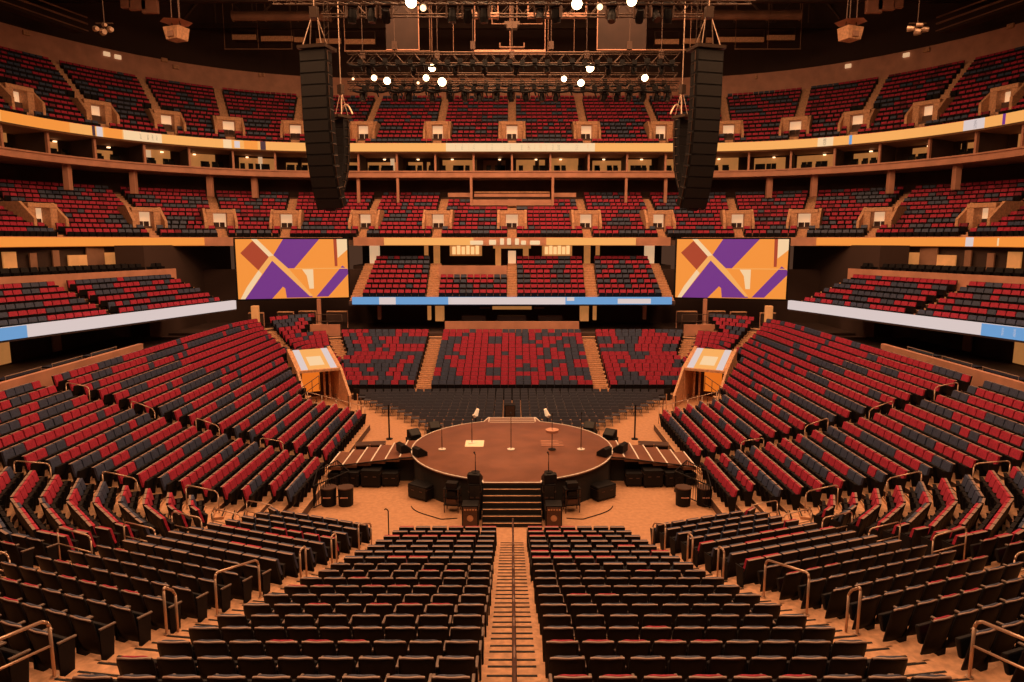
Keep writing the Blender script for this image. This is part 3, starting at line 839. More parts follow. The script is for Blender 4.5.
# walkway rails and kiosks in the dark gap under the screens
def guard(x0, y0, x1, y1, z, h, name, label, group, bars=(1.0, .55), r=.025, m='rail', posts=None):
    L = hypot(x1-x0, y1-y0); e = empty(name, ((x0+x1)/2, (y0+y1)/2, z), atan2(y1-y0, x1-x0), label, 'railing', group)
    for b in bars:
        q = MB(); q.tube((-L/2, 0, h*b), (L/2, 0, h*b), r, 8); q.build('rail_bar', M[m], e, True)
    n = posts or max(2, int(L/1.6)+1)
    for k in range(n):
        x = -L/2+L*k/(n-1); q = MB(); q.tube((x, 0, 0), (x, 0, h), r, 8); q.build('post', M[m], e, True)
    return e
for sgn, nm in ((-1, 'left'), (1, 'right')):
    for j, (xa, xb, yy) in enumerate(((-19.5, -18.2, 56.6), (-17.9, -16.5, 57.2), (-15.5, -13.8, 57.0), (-21.6, -20.4, 55.8))):
        e = empty('drink_counter', (sgn*-(xa+xb)/2*-1 if sgn < 0 else -(xa+xb)/2, yy, 3.3), 0, 'small dark counter with pale top edge under the %s video screen, %s of four' % (nm, ordinal(j+1)), 'counter', 'counters under the video screens')
        e.location.x = sgn*abs((xa+xb)/2)
        w = abs(xb-xa)
        m = MB(); m.box(-w/2, w/2, -.2, .2, 1.35, 1.42); m.build('counter_top', M['conc'], e)
        m = MB(); m.box(-w/2, w/2, -.15, .15, .5, 1.3); m.build('counter_body', M['dark2'], e)
        for sx in (-1, 1):
            m = MB(); m.box(sx*w/2-.04, sx*w/2+.04, -.05, .05, 0, 1.35); m.build('leg', M['fascia'], e)
    x0, x1 = sorted((sgn*14, sgn*19.2))
    guard(x0, 55.9, x1, 55.9, 3.3, 1.25, 'guard_rail', 'long thin rail behind the far corner seats on the %s' % nm, None, m='steel')
    # sloped stair rail at the club wing end

# ------------------------------------------------------------------ floor tunnels
def tunnel(sg, nm):
    fx = -1 if sg < 0 else 1
    def tp(al, pe, z):   # along outward axis, sideways (towards the centre positive)
        x = TM[0]+AX[0]*al+(-AX[1])*-pe*1.0; y = TM[1]+AX[1]*al+(-AX[0])*-pe*-1.0
        x = TM[0]+AX[0]*al+AX[1]*pe; y = TM[1]+AX[1]*al-AX[0]*pe
        return ((x if sg < 0 else -x), y, z)
    e = empty('floor_tunnel', (0, 0, 0), 0, 'players tunnel on the %s with a sloping lit advert roof and flared tan walls' % nm, 'tunnel')
    def slab(a, b, w0, w1, z0a, z0b, z1a, z1b, mm, name):
        q = MB()
        q.hexa([tp(a, w0, z0a), tp(a, w1, z0a), tp(b, w1, z0b), tp(b, w0, z0b), tp(a, w0, z1a), tp(a, w1, z1a), tp(b, w1, z1b), tp(b, w0, z1b)])
        return q.build(name, mm, e)
    slab(-.1, 2.9, -1.3, 1.3, 2.15, 3.05, 2.30, 3.20, M['conc'], 'roof_slab')
    slab(0, 2.8, -1.15, 1.15, 2.31, 3.15, 2.335, 3.235, M['led_or2'], 'roof_screen')
    slab(0, 2.8, -1.15, -.72, 2.335, 3.235, 2.345, 3.245, M['led_wh'], 'roof_screen_stripe')
    slab(0, 2.8, .72, 1.15, 2.335, 3.235, 2.345, 3.245, M['led_wh'], 'roof_screen_stripe')
    slab(.5, 1.7, -.5, .45, 2.50, 2.885, 2.515, 2.9, M['led_cr'], 'roof_screen_picture')
    slab(0, 3.2, -1.45, -1.25, 0, 0, 2.35, 3.3, M['conc'], 'side_wall')
    slab(0, 3.2, 1.25, 1.45, 0, 0, 2.35, 3.3, M['conc'], 'side_wall')
    slab(-2.2, .0, 1.30, 1.45, 0, 0, .85, 2.35, M['conc'], 'flared_wall')
    slab(-2.6, .0, -1.45, -1.3, 0, 0, .75, 2.35, M['conc'], 'flared_wall')
    slab(2.4, 2.5, -1.25, 1.25, 0, 0, 2.9, 2.9, M['dark2'], 'back_wall')
    slab(1.7, 1.75, -.8, .35, .5, .5, 2.2, 2.2, M['amber'], 'amber_screen')
    for a in (.6, .95):
        slab(1.2, 1.3, a-.1, a+.02, 0, 0, 2.3, 2.3, M['conc'], 'door_jamb')
    return e
tunnel(-1, 'left'); tunnel(1, 'right')
# railings round the tunnel mouths and stand ends
def rails(pts_, label, group=None, h=1.0, m='rail', name='guard_rail', bars=(1.0, .5), r=.022):
    e = empty(name, pts_[0], 0, label, 'railing', group); o = pts_[0]
    P_ = [(p[0]-o[0], p[1]-o[1], p[2]-o[2]) for p in pts_]
    for b in bars:
        q = MB(); q.pipe([(p[0], p[1], p[2]+h*b) for p in P_], r, 8); q.build('rail_bar', M[m], e, True)
    for p in P_:
        q = MB(); q.tube(p, (p[0], p[1], p[2]+h), r, 8); q.build('post', M[m], e, True)
    return e
for sg, nm in ((-1, 'left'), (1, 'right')):
    rails([(sg*12.1, 37.6, 1.3), (sg*12.1, 39, 1.3), (sg*12.1, 40.5, 1.3), (sg*12.1, 42.0, 1.3)], 'dark rail on the %s stand edge in front of the tunnel mouth' % nm, None, .9, 'steel')
    rails([(sg*(8.3+.8*k), 37.55, ZL(k)) for k in range(5)], 'pale guard rail closing the %s stand end near the black chairs' % nm, None, 1.0, 'rail')
    for j in range(7):
        x = sg*(11.9-.45*j); y = 40.6+.55*(j % 3)
        e = empty('barrier_post', (x, y, 0), 0, 'thin crowd barrier post before the %s tunnel, %s from the outer side' % (nm, ordinal(j+1)), 'post', 'barrier posts before the tunnels')
        q = MB(); q.tube((0, 0, 0), (0, 0, .03), .16, 12); q.build('foot_plate', M['black'], e)
        q = MB(); q.tube((0, 0, 0), (0, 0, 1.05), .03, 8); q.tube((0, 0, 1.05), (0, 0, 1.1), .045, 8); q.build('pole', M['conc' if j % 2 else 'steel'], e)

# ------------------------------------------------------------------ stage
SC = (0, 30.1); SR = 4.55; SZ = 1.3
st = empty('round_stage', (0, 0, 0), 0, 'round brown stage with white edge line and black skirt in the middle of the floor', 'stage')
def outline(r):
    pts = []; n = 96
    for k in range(n):
        a = 2*pi*k/n; x = SC[0]+r*sin(a); y = SC[1]-r*cos(a)
        pts.append((x, y))
    out = []
    for (x, y) in pts:
        if abs(x) < 1.12 and y < SC[1]: continue
        if abs(x) < 1.25 and y > SC[1]: continue
        out.append((x, y))
    # out starts right of the front gap, runs to the right, the back, the left
    res = []
    half = [p for p in out if p[0] > 0]; other = [p for p in out if p[0] < 0]
    res += [(1.12, 25.4)]+half+[(1.25, 35.2), (-1.25, 35.2)]+other+[(-1.12, 25.4)]
    return res
q = MB(); q.prism(outline(SR), SZ-.06, SZ); q.build('deck', M['deck'], st)
q = MB(); q.prism(outline(SR-.08), 0.0, SZ-.06); q.build('skirt', M['skirt'], st)
OUT = outline(SR-.02)
def edge(lo):
    q = MB(); n = len(lo)
    for a, b in zip(lo, lo[1:]):
        tx, ty = b[0]-a[0], b[1]-a[1]; l = hypot(tx, ty)
        if l < 1e-6: continue
        q.obox(((a[0]+b[0])/2, (a[1]+b[1])/2), (tx/l, ty/l), l+.03, .055, SZ-.02, SZ+.012)
    return q.build('edge_line', M['white'], st)
i1 = OUT.index(next(p for p in OUT if p[1] > 35.1))
edge(OUT[:i1+1]); edge(OUT[i1+1:]); edge([(1.25, 35.2), (-1.25, 35.2)])
for k in range(6):      # front stairs going down towards the camera
    z = SZ-.02-(k+1)*.19; y1 = 25.4-.2*k
    s_ = empty if False else None
    q = MB(); q.box(-1.12, 1.12, y1-.2, y1, 0, z); o = q.build('front_step', M['skirt'], st)
    q = MB(); q.box(-1.1, 1.1, y1-.20, y1-.15, z, z+.012); q.build('step_nosing', M['conc'], o)
q = MB(); q.box(-1.1, 1.1, 25.37, 25.43, SZ, SZ+.012); q.build('top_nosing', M['white'], st)
for k in range(4):
    z = SZ-(k+1)*.25; y0 = 35.2+.3*k
    q = MB(); q.box(-1.2, 1.2, y0, y0+.3, 0, max(.05, z)); o = q.build('back_step', M['skirt'], st)
for k in range(3):
    y = 34.2+.33*k; q = MB(); q.box(-1.15, 1.15, y, y+.05, SZ+.001, SZ+.012); q.build('deck_line', M['white'], st)
for s_ in (-1, 1):
    q = MB(); q.box(s_*1.2-.03, s_*1.2+.03, 34.3, 35.2, SZ, SZ+.03); q.build('deck_line', M['white'], st)
# mats on the deck
def flat(name, x0, x1, y0, y1, m, label, cat):
    q = MB(); q.box(x0, x1, y0, y1, SZ+.002, SZ+.02); o = q.build(name, M[m]); tag(o, label, cat); return o
a = at(463, 446, 29.4)
flat('cream_mat', -2.15, -1.3, 30.0, 31.0, 'paper', 'blank cream mat lying on the stage left of its centre', 'mat')
e = empty('printed_mat', (1.85, 30.6, SZ), 0, 'translucent looking mat with pale printed lines on the stage right of centre', 'mat')
q = MB(); q.box(-.55, .55, -.5, .5, .002, .012); q.build('mat_sheet', M['deck'], e)
q = MB()
for k in range(4):
    q.box(-.5, .5-.18*(k % 2), -.4+.24*k, -.33+.24*k, .012, .018)
q.build('printed_lines', M['fascia'], e)
def micstand(x, y, z, h, label, boom=False, drum=False):
    e = empty('microphone_stand', (x, y, z), random.uniform(-.4, .4), label, 'microphone stand', 'microphone stands on the stage')
    q = MB(); q.tube((0, 0, 0), (0, 0, .03), .17, 20); q.build('round_base', M['white' if (not drum and z < 1.6) else 'black'], e, False)
    q = MB(); q.tube((0, 0, .03), (0, 0, h*.6), .018, 8); q.tube((0, 0, h*.6), (0, 0, h), .012, 8); q.build('pole', M['black'], e)
    q = MB(); q.tube((0, 0, h), (0, -.1, h+.1), .02, 8); q.tube((0, -.1, h+.1), (0, -.14, h+.14), .035, 10); q.build('microphone', M['black'], e)
    if drum:
        q = MB(); q.tube((0, 0, .8), (0, 0, .92), .28, 20, r2=.3); q.build('small_tray', M['fascia'], e)
for (px, py, Y, h, lab, dr) in ((511, 446, 29.6, 1.6, 'tall microphone stand with pale base on the centre of the stage', False),
        (442, 446, 29.6, 1.0, 'short microphone stand near the left edge of the stage', False),
        (472, 441, 30.6, 1.15, 'microphone stand behind the cream mat on the stage', False),
        (552, 447, 29.6, 1.55, 'microphone stand with a small round tray on the right of the stage', True),
        (581, 446, 29.6, 1.6, 'tall microphone stand at the right side of the stage', False)):
    p = at(px, py, Y); micstand(p[0], p[1], SZ+.012, h, lab, drum=dr)
# side gangways with white cross lines
for sg, nm in ((-1, 'left'), (1, 'right')):
    e = empty('gangway', (sg*4.3, 30.15, 0), 0, 'brown gangway deck with white cross lines running from the stage to the %s stand' % nm, 'gangway')
    for k in range(6):
        x0, x1 = sg*(.0+.62*k), sg*(.62+.62*k); x0, x1 = min(x0, x1), max(x0, x1); z = 1.22-.08*k; yo = .10*k
        q = MB(); q.box(x0, x1, -1.35-yo*.4, 1.15-yo, z-.12, z); o = q.build('deck_panel', M['deck'], e)
        xe = x0 if sg < 0 else x1
        q = MB(); q.box(xe-.03, xe+.03, -1.35-yo*.4, 1.15-yo, z+.001, z+.014); q.build('edge_stripe', M['white'], o)
        q = MB(); q.box(x0, x1, -.98, -.90, 0, z-.10); q.build('skirt', M['skirt'], e)
    q = MB(); q.tube((0, -1.42, 1.24), (sg*3.7, -1.55, .84), .03, 8); q.build('front_lip', M['black'], e)

# ------------------------------------------------------------------ equipment round the stage
def box_case(name, x, y, z, w, d, h, rz, label, cat, group=None, front='grille', lid=True, handles=True):
    e = empty(name, (x, y, z), rz, label, cat, group)
    q = MB(); q.box(-w/2, w/2, -d/2, d/2, .04, h); bevel(q.build('body', M['black'], e), .03, 2)
    q = MB(); q.box(-w/2+.05, w/2-.05, -d/2-.015, -d/2, .09, h-.06); q.build('front_panel', M[front], e)
    if handles:
        for s_ in (-1, 1):
            q = MB(); q.box(s_*w*.22-.07, s_*w*.22+.07, -d/2-.04, -d/2-.012, h*.62, h*.66); q.build('handle', M['steel'], e)
    if lid:
        q = MB(); q.box(-w/2-.01, w/2+.01, -d/2-.01, d/2+.01, h*.78, h*.80); q.build('lid_seam', M['steel'], e)
    for sx in (-1, 1):
        for sy in (-1, 1):
            q = MB(); q.tube((sx*(w/2-.08), sy*(d/2-.08), 0), (sx*(w/2-.08), sy*(d/2-.08), .05), .04, 8); q.build('foot', M['black'], e)
    return e
def wedge(x, y, z, rz, label, w=.65, group='wedge monitors round the stage'):
    e = empty('wedge_monitor', (x, y, z), rz, label, 'monitor speaker', group)
    q = MB(); q.xprism([(-.25, 0), (.25, 0), (.25, .16), (-.1, .40), (-.25, .36)], -w/2, w/2); bevel(q.build('cabinet', M['black'], e), .02, 2)
    q = MB(); q.hexa([(-w/2+.04, .24, .175), (w/2-.04, .24, .175), (w/2-.04, .235, .17), (-w/2+.04, .235, .17), (-w/2+.04, -.085, .41), (w/2-.04, -.085, .41), (w/2-.04, -.10, .39), (-w/2+.04, -.10, .39)]); q.build('grille', M['grille'], e)
    return e
def bin_speaker(px, py, Y, label):
    p = at(px, py, Y)
    e = empty('round_bin', (p[0], p[1], 0), 0, label, 'bin', 'round black bins on the floor')
    q = MB(); q.tube((0, 0, 0), (0, 0, .72), .29, 28, r2=.31); q.build('bin_body', M['black'], e, False)
    q = MB(); q.tube((0, 0, .72), (0, 0, .76), .325, 28); q.build('rim', M['steel'], e)
    q = MB(); q.box(-.15, .15, -.325, -.28, .38, .42); q.build('pale_mark', M['fascia'], e)
for i, (px, lab) in enumerate(((329, 'left one of two round black bins beside the left stand'), (346, 'right one of two round black bins beside the left stand'), (683, 'left one of two round black bins beside the right stand'), (704, 'right one of two round black bins beside the right stand'))):
    bin_speaker(px, 502, 26.4, lab)
for sg, nm in ((-1, 'left'), (1, 'right')):
    box_case('speaker_cabinet', sg*3.75, 27.15, 0, 1.0, .6, .62, sg*R(33), 'long black speaker cabinet standing askew on the floor before the stage, %s side' % nm, 'speaker')
    # cases under the gangway
    for j, (x, y, w, h) in enumerate(((5.3, 28.7, .7, .62), (6.1, 28.6, .85, .78), (7.0, 28.65, .8, .68), (7.75, 28.85, .5, .55))):
        box_case('flight_case', sg*x, y, 0, w, .6, h, sg*R(4*j), 'black equipment case in front of the %s gangway, %s out from the stage' % (nm, ordinal(j+1)), 'equipment case', 'equipment cases under the gangways', front='black')
    # racks flanking the front stairs
    e = box_case('amplifier_rack', sg*1.55, 24.35, 0, .62, .6, .90, 0, 'black rack with a round pale dial at the foot of the stage stairs, %s' % nm, 'amplifier rack', front='steel')
    q = MB(); q.tube((0, -.335, .42), (0, -.30, .42), .12, 16); q.build('round_dial', M['conc'], e)
    q = MB()
    for k in range(5): q.box(-.22+.1*k, -.16+.1*k, -.335, -.30, .72, .78)
    q.build('knobs', M['conc'], e)
    box_case('tall_speaker', sg*1.42, 25.15, 0, .48, .6, 1.42, 0, 'tall black speaker box beside the top of the stage stairs, %s' % nm, 'speaker')
    wedge(sg*1.42, 25.15, 1.42, sg*R(12), 'small wedge monitor on top of the tall speaker box, %s of the stairs' % nm, .5)
    micstand(sg*1.45-.05*sg, 25.15, 1.8, .7, 'thin stand rising from the speaker box %s of the stage stairs' % nm)
    wedge(sg*4.02, 28.75, 1.31, sg*R(50), 'black wedge monitor at the %s stage edge, front side' % nm, .5)
    wedge(sg*4.85, 29.6, 1.22, sg*R(60), 'black wedge monitor lying on the %s gangway by the stage' % nm)
    wedge(sg*4.75, 32.1, 1.15, sg*R(145), 'black wedge monitor at the %s stage edge, back side' % nm, .55)
    wedge(sg*3.9, 33.4, 1.15, sg*R(160), 'black wedge monitor behind the %s back rim of the stage' % nm, .55)
    for (x, y, h_) in ((4.75, 32.1, 1.15), (3.9, 33.4, 1.15)):
        box_case('monitor_riser', sg*x, y, 0, .7, .5, h_, sg*R(150), 'black riser box under the wedge monitor at %s back stage rim, %s' % (nm, 'outer one' if x > 4 else 'inner one'), 'riser', lid=False, handles=False)
    # stand with screen next to stairs
    e = empty('equipment_trolley', (sg*2.35, 25.75, 0), sg*R(10), 'tubular trolley holding small black devices, %s of the tall stair speaker' % nm, 'trolley')
    for sx in (-1, 1):
        for sy in (-1, 1):
            q = MB(); q.tube((sx*.28, sy*.2, 0), (sx*.28, sy*.2, .95), .02, 8); q.build('leg', M['steel'], e)
    for zz in (.3, .62, .95):
        q = MB(); q.box(-.31, .31, -.23, .23, zz, zz+.03); q.build('shelf', M['black'], e)
    for zz, w in ((.33, .42), (.65, .36), (.98, .44)):
        q = MB(); q.box(-w/2, w/2, -.18, .15, zz, zz+.22); q.build('device', M['steel' if zz < .6 else 'black'], e)
    # wedge barrier at the corner of the stand
    e = empty('crowd_barrier', (sg*7.6, 27.0, 0), 0, 'dark railed wheelchair ramp barrier at the foot of the %s stand' % nm, 'barrier')
    P_ = [(sg*.1, 2.0, 0), (sg*-.75, .6, 0), (sg*.25, -1.2, 0), (sg*.6, .6, 0)]
    for a_, b_ in zip(P_, P_[1:]+P_[:1]):
        q = MB(); q.tube((a_[0], a_[1], 1.0), (b_[0], b_[1], 1.0), .025, 8); q.tube((a_[0], a_[1], .12), (b_[0], b_[1], .12), .025, 8)
        L = hypot(b_[0]-a_[0], b_[1]-a_[1]); n = int(L/.13)
        for k in range(n+1):
            t = k/n; x = a_[0]+(b_[0]-a_[0])*t; y = a_[1]+(b_[1]-a_[1])*t; q.tube((x, y, .1), (x, y, 1.0), .013, 5)
        q.build('barrier_panel', M['black'], e)
    e = empty('dark_doorway_box', (sg*6.9, 32.2, 0), sg*R(-8), 'low black open crate with pale rim by the %s stand, behind the gangway' % nm, 'crate')
    q = MB(); q.box(-.7, .7, -.3, .3, .05, .75); q.build('crate_body', M['black'], e)
    for x in (-.7, 0, .7):
        q = MB(); q.box(x-.03, x+.03, -.33, -.29, 0, .85); q.build('slat_post', M['conc'], e)
    q = MB(); q.box(-.73, .73, -.33, .33, .75, .81); q.build('rim', M['steel'], e)
    e = empty('tall_black_post', (sg*6.6, 35.6, 0), 0, 'tall thin black post standing on the floor %s of the black chairs' % nm, 'post')
    q = MB(); q.tube((0, 0, 0), (0, 0, .04), .18, 16); q.build('foot_plate', M['black'], e)
    q = MB(); q.tube((0, 0, .04), (0, 0, 1.9), .045, 10); q.build('pole', M['black'], e)
    # white gooseneck lights behind the stage
    p = at(476 if sg < 0 else 547, 411, 36.6)
    e = empty('white_spotlight', (p[0], 36.3, 0), 0, 'small white spotlight on a stand by the front black chairs, %s of centre' % nm, 'spotlight')
    q = MB(); q.tube((0, 0, .0), (0, 0, 1.15), .03, 8); q.tube((0, 0, 0), (0, 0, .03), .2, 14); q.build('stand', M['black'], e)
    q = MB(); q.tube((0, 0, 1.15), (sg*-.12, -.05, 1.5), .13, 14, r2=.08); q.build('lamp_head', M['cream'], e)
    q = MB(); q.tube((sg*.02, 0, 1.05), (sg*.1, -.05, 1.2), .09, 10); q.build('yoke', M['white'], e)
    # floor level hook pole
e = box_case('dark_cabinet', at(510, 415, 37.2)[0], 37.2, 0, .6, .5, 1.55, 0, 'upright black cabinet in the aisle behind the back steps of the stage', 'cabinet', front='steel')
e = empty('hooked_pole', (at(389, 540, 23.1)[0], 23.1, 0), 0, 'thin dark pole with a bent top standing before the near left seats', 'pole')
q = MB(); q.pipe([(0, 0, 0), (0, 0, 1.1), (-.08, 0, 1.18), (-.13, 0, 1.14)], .022, 8); q.build('bent_pole', M['black'], e)
q = MB(); q.tube((0, 0, 0), (0, 0, .03), .13, 14); q.build('foot_plate', M['black'], e)
# loose cables
for sg, nm in ((-1, 'left'), (1, 'right')):
    q = MB(); pts_ = []
    for k in range(26):
        t = k/25; pts_.append((sg*(2.1+1.9*t+.12*sin(9*t)), 25.0-.55*sin(pi*t)+1.2*t, .02))
    q.pipe(pts_, .018, 6); tag(q.build('loose_cable', M['black'], None), 'loose black cable curling on the floor %s of the stage stairs' % nm, 'cable')

# ------------------------------------------------------------------ folding chairs behind the stage
def chair_mesh():
    q = MB()
    q.box(-.22, .22, -.20, .22, .43, .475)
    q.hexa([(-.22, .20, .56), (.22, .20, .56), (.22, .24, .56), (-.22, .24, .56), (-.22, .27, .88), (.22, .27, .88), (.22, .31, .88), (-.22, .31, .88)])
    for s_ in (-1, 1):
        q.tube((s_*.21, -.18, 0), (s_*.21, .20, .60), .015, 5); q.tube((s_*.21, .28, 0), (s_*.21, -.15, .45), .015, 5)
        q.tube((s_*.21, .20, .58), (s_*.21, .28, .86), .015, 5)
    return q
M['chairpad'] = mat('black_vinyl', (.050, .054, .076), .38)
cm = None; nchair = 0
for r_ in range(11):
    Y = 36.0+.80*r_; hw = min(10.2, 3.7+(Y-35.6)*.82)
    n = int(hw/.53); start = .62 if r_ < 2 else .0
    for s_ in (-1, 1):
        for k in range(n):
            x = start+.27+.53*k
            if x > hw: break
            if r_ == 0 and (x < 1.3): continue
            if r_ < 2 and x < .75: continue
            if nchair >= 300: break
            # slight curve towards the stage
            y = Y+.012*(10-x)*0-.010*x*x*.35
            x_ = s_*x
            if abs(abs(x_)-abs(at(547, 411, 36.3)[0])) < .3 and r_ == 0: continue
            lab = 'black folding chair behind stage, row %d from it, %s %s of the centre line' % (r_+1, ordinal(k+1), 'left' if s_ < 0 else 'right')
            if cm is None:
                o = chair_mesh().build('folding_chair', M['chairpad']); cm = o
            else:
                o = cm.copy(); COL.objects.link(o)
            o.location = (x_, y, 0); o.rotation_euler = (0, 0, random.uniform(-.04, .04)+x_*.012)
            tag(o, lab, 'chair', 'black folding chairs behind the stage'); nchair += 1

# ------------------------------------------------------------------ line arrays
def line_array(x, y, ztop, n, w, hcab, depth, face, curve, label, arc=False, name='line_array', group=None):
    "face: plan angle of the front (deg from +X)"
    e = empty(name, (x, y, ztop), R(face)+pi/2, label, 'line array speaker', group)
    # local: front looks along -y, hang goes down, lower cabinets swing back (+y) and tilt
    yy, zz, tilt = 0.0, 0.0, 0.0
    for k in range(n):
        tilt = curve*(k/(n-1))**2.1
        c, s_ = cos(tilt), sin(tilt)
        def T(a, b):   # a = along front->back, b = down
            return (yy+a*c+b*s_, zz+a*s_*1.0-b*c)
        q = MB()
        A = T(0, 0); B = T(depth, .01*hcab); Cc = T(depth, hcab*.97); D_ = T(0, hcab*1.0)
        q.xprism([A, D_, Cc, B], -w/2, w/2)
        o = bevel(q.build('cabinet', M['black'], e), .012, 1)
        q = MB(); a1 = T(-.012, .03); a2 = T(.01, .03); b1 = T(.01, hcab-.04); b2_ = T(-.012, hcab-.04)
        q.xprism([a1, b2_, b1, a2], -w/2+.03, w/2-.03); q.build('grille', M['grille'], o)
        q = MB()
        for sx in (-1, 1):
            p0 = T(.12, .05); p1 = T(.12, hcab-.05)
            q.tube((sx*(w/2+.03), p0[0], p0[1]), (sx*(w/2+.03), p1[0], p1[1]), .03, 6)
            p2 = T(depth-.1, .08); q.tube((sx*(w/2+.03), p0[0], p0[1]), (sx*(w/2+.03), p2[0], p2[1]), .015, 5)
        q.build('rigging_link', M['truss'], o)
        yy, zz = T(0, hcab)
    q = MB(); q.box(-w/2-.05, w/2+.05, -.1, depth+.35, .04, .18); q.build('fly_frame', M['truss'], e)
    for (sx, sy) in ((-1, 0), (1, 0), (-1, 1), (1, 1)):
        q = MB(); q.tube((sx*w*.35, sy*depth, .18), (sx*w*.12, depth*.5, 1.3), .02, 6); q.build('bridle', M['rail'], e)
    q = MB(); q.box(-.16, .16, depth*.5-.12, depth*.5+.12, 1.3, 1.75); q.build('hoist_motor', M['truss'], e)
    q = MB(); q.tube((0, depth*.5, 1.7), (0, depth*.5, 12), .025, 6); q.build('chain', M['rail'], e)
    if arc:
        q = MB(); pts_ = [(-.7*w+1.4*w*k/10, -.1, .25+.55*sin(pi*k/10)) for k in range(11)]
        q.pipe(pts_, .045, 8); q.build('arched_bumper', M['rail'], e)
    q = MB(); pts_ = [(w/2+.1, depth*.6+.02*sin(k), -k*.45) for k in range(int(zz/-.45))]
    return e
for sg, nm in ((-1, 'left'), (1, 'right')):
    tb = at(312 if sg < 0 else 711, 49, 30.0)
    line_array(tb[0], tb[1], tb[2], 14, 1.22, .475, .55, -90+sg*15, .42, 'large black %s line array speaker hang, the longer front one' % nm, group='long line arrays')
    tb = at(345 if sg < 0 else 678, 120, 37.5)
    line_array(tb[0], tb[1], tb[2], 11, .74, .46, .42, 90+sg*38, .7, 'smaller black %s line array hanging behind the long one, with an arched top bar' % nm, arc=True, group='short line arrays')
    # cable bundle beside the front array
    tb = at(327 if sg < 0 else 698, 49, 30.2)
    e = empty('cable_truss', (tb[0], tb[1], tb[2]-2.6), 0, 'speckled metal cable ladder hanging at the inner edge of the %s line array' % nm, 'ladder truss')
    for s_ in (-1, 1):
        q = MB(); q.tube((s_*.09, 0, -.6), (s_*.09, 0, 10), .015, 6); q.build('ladder_rail', M['truss'], e)
    q = MB()
    for k in range(26): q.tube((-.09, 0, -.5+.3*k), (.09, 0, -.35+.3*k), .01, 5)
    q.build('ladder_rungs', M['truss'], e)

# ------------------------------------------------------------------ lighting rig
def truss(x0, x1, y, z, label, h=.6, d=.5, name='box_truss', group='box trusses of the lighting rig', m='truss'):
    e = empty(name, ((x0+x1)/2, y, z), 0, label, 'truss', group); W = x1-x0
    for (b, c) in ((0, 0), (d, 0), (0, h), (d, h)):
        q = MB(); q.tube((-W/2, b, c), (W/2, b, c), .035, 8); q.build('chord', M[m], e)
    q = MB(); n = int(W/.55)
    for k in range(n):
        a = -W/2+W*k/n; b = -W/2+W*(k+1)/n; u = k % 2
        q.tube((a, 0, h*u), (b, 0, h*(1-u)), .016, 5); q.tube((a, d, h*u), (b, d, h*(1-u)), .016, 5)
        q.tube((a, 0, h), (a, d, h), .014, 5); q.tube((a, 0, 0), (b, d, 0), .014, 5)
    q.build('lacing', M[m], e)
    return e
def moving_head(x, y, z, label, tilt=0.0, lit=False, k=1.0):
    e = empty('moving_head_light', (x, y, z), random.uniform(-.6, .6), label, 'stage light', 'lights of the rig')
    e.scale = (k, k, k)
    q = MB(); q.box(-.2, .2, -.17, .17, -.16, 0); bevel(q.build('base', M['black'], e), .03, 1)
    q = MB()
    for s_ in (-1, 1): q.box(s_*.21-.03, s_*.21+.03, -.08, .08, -.55, -.12)
    q.box(-.2, .2, -.06, .06, -.2, -.14)
    q.build('yoke', M['steel'], e)
    c, s_ = cos(tilt), sin(tilt)
    def T(l, o=0): return (0, -s_*l, -.42-c*l)
    q = MB(); q.tube(T(-.2), T(.1), .13, 14, r2=.17); q.tube(T(.1), T(.28), .17, 14, r2=.15); q.build('head', M['black'], e)
    q = MB(); q.tube(T(.28), T(.30), .14, 14); q.build('lens', M['lamp' if lit else 'steel'], e)
    q = MB(); q.tube((0, 0, 0), (0, 0, .12), .04, 8); q.build('clamp', M['truss'], e)
    return e
TZ = at(512, 72, 42)[2]
truss(at(347, 70, 42)[0], at(680, 70, 42)[0], 42, TZ+.5, 'long horizontal truss of the rig, front upper one')
truss(at(347, 70, 44)[0], at(678, 70, 44)[0], 44, TZ-.2, 'long horizontal truss of the rig, rear lower one')
truss(at(347, 70, 43)[0], at(680, 70, 43)[0], 43, TZ-.75, 'long horizontal truss of the rig, middle lowest one', h=.45)
for yy, dz, lab in ((41.9, .45, 'front upper'), (43.9, -.25, 'rear lower'), (42.9, -.8, 'middle lowest')):
    q = MB(); pts_ = []
    for k in range(80): pts_.append((-9.6+19.2*k/79, yy+.05*sin(k*1.3), TZ+dz-.05-.10*abs(sin(k*.7))))
    q.pipe(pts_, .075, 6)
    for k in range(3, 79, 3): q.tube(pts_[k], (pts_[k][0]+.1, yy, pts_[k][2]-.28), .05, 6); q.box(pts_[k][0]-.14, pts_[k][0]+.14, yy-.1, yy+.1, pts_[k][2]+.08, pts_[k][2]+.34)
    tag(q.build('cable_loom', M['black']), 'black cable loom with small boxes along the %s truss of the rig' % lab, 'cable')
for k in range(9):
    x = -9.2+2.3*k; e = empty('chain_hoist', (x, 42.2 if k % 2 else 44.2, TZ+1.3), 0, 'chain hoist holding the rig, %s from the left' % ordinal(k+1), 'hoist', 'chain hoists of the rig')
    q = MB(); q.box(-.14, .14, -.12, .12, 0, .45); q.tube((0, 0, -.35), (0, 0, 0), .03, 6); q.build('motor', M['steel'], e)
    q = MB(); q.tube((0, 0, .45), (0, 0, 11), .022, 6); q.build('chain', M['steel'], e)
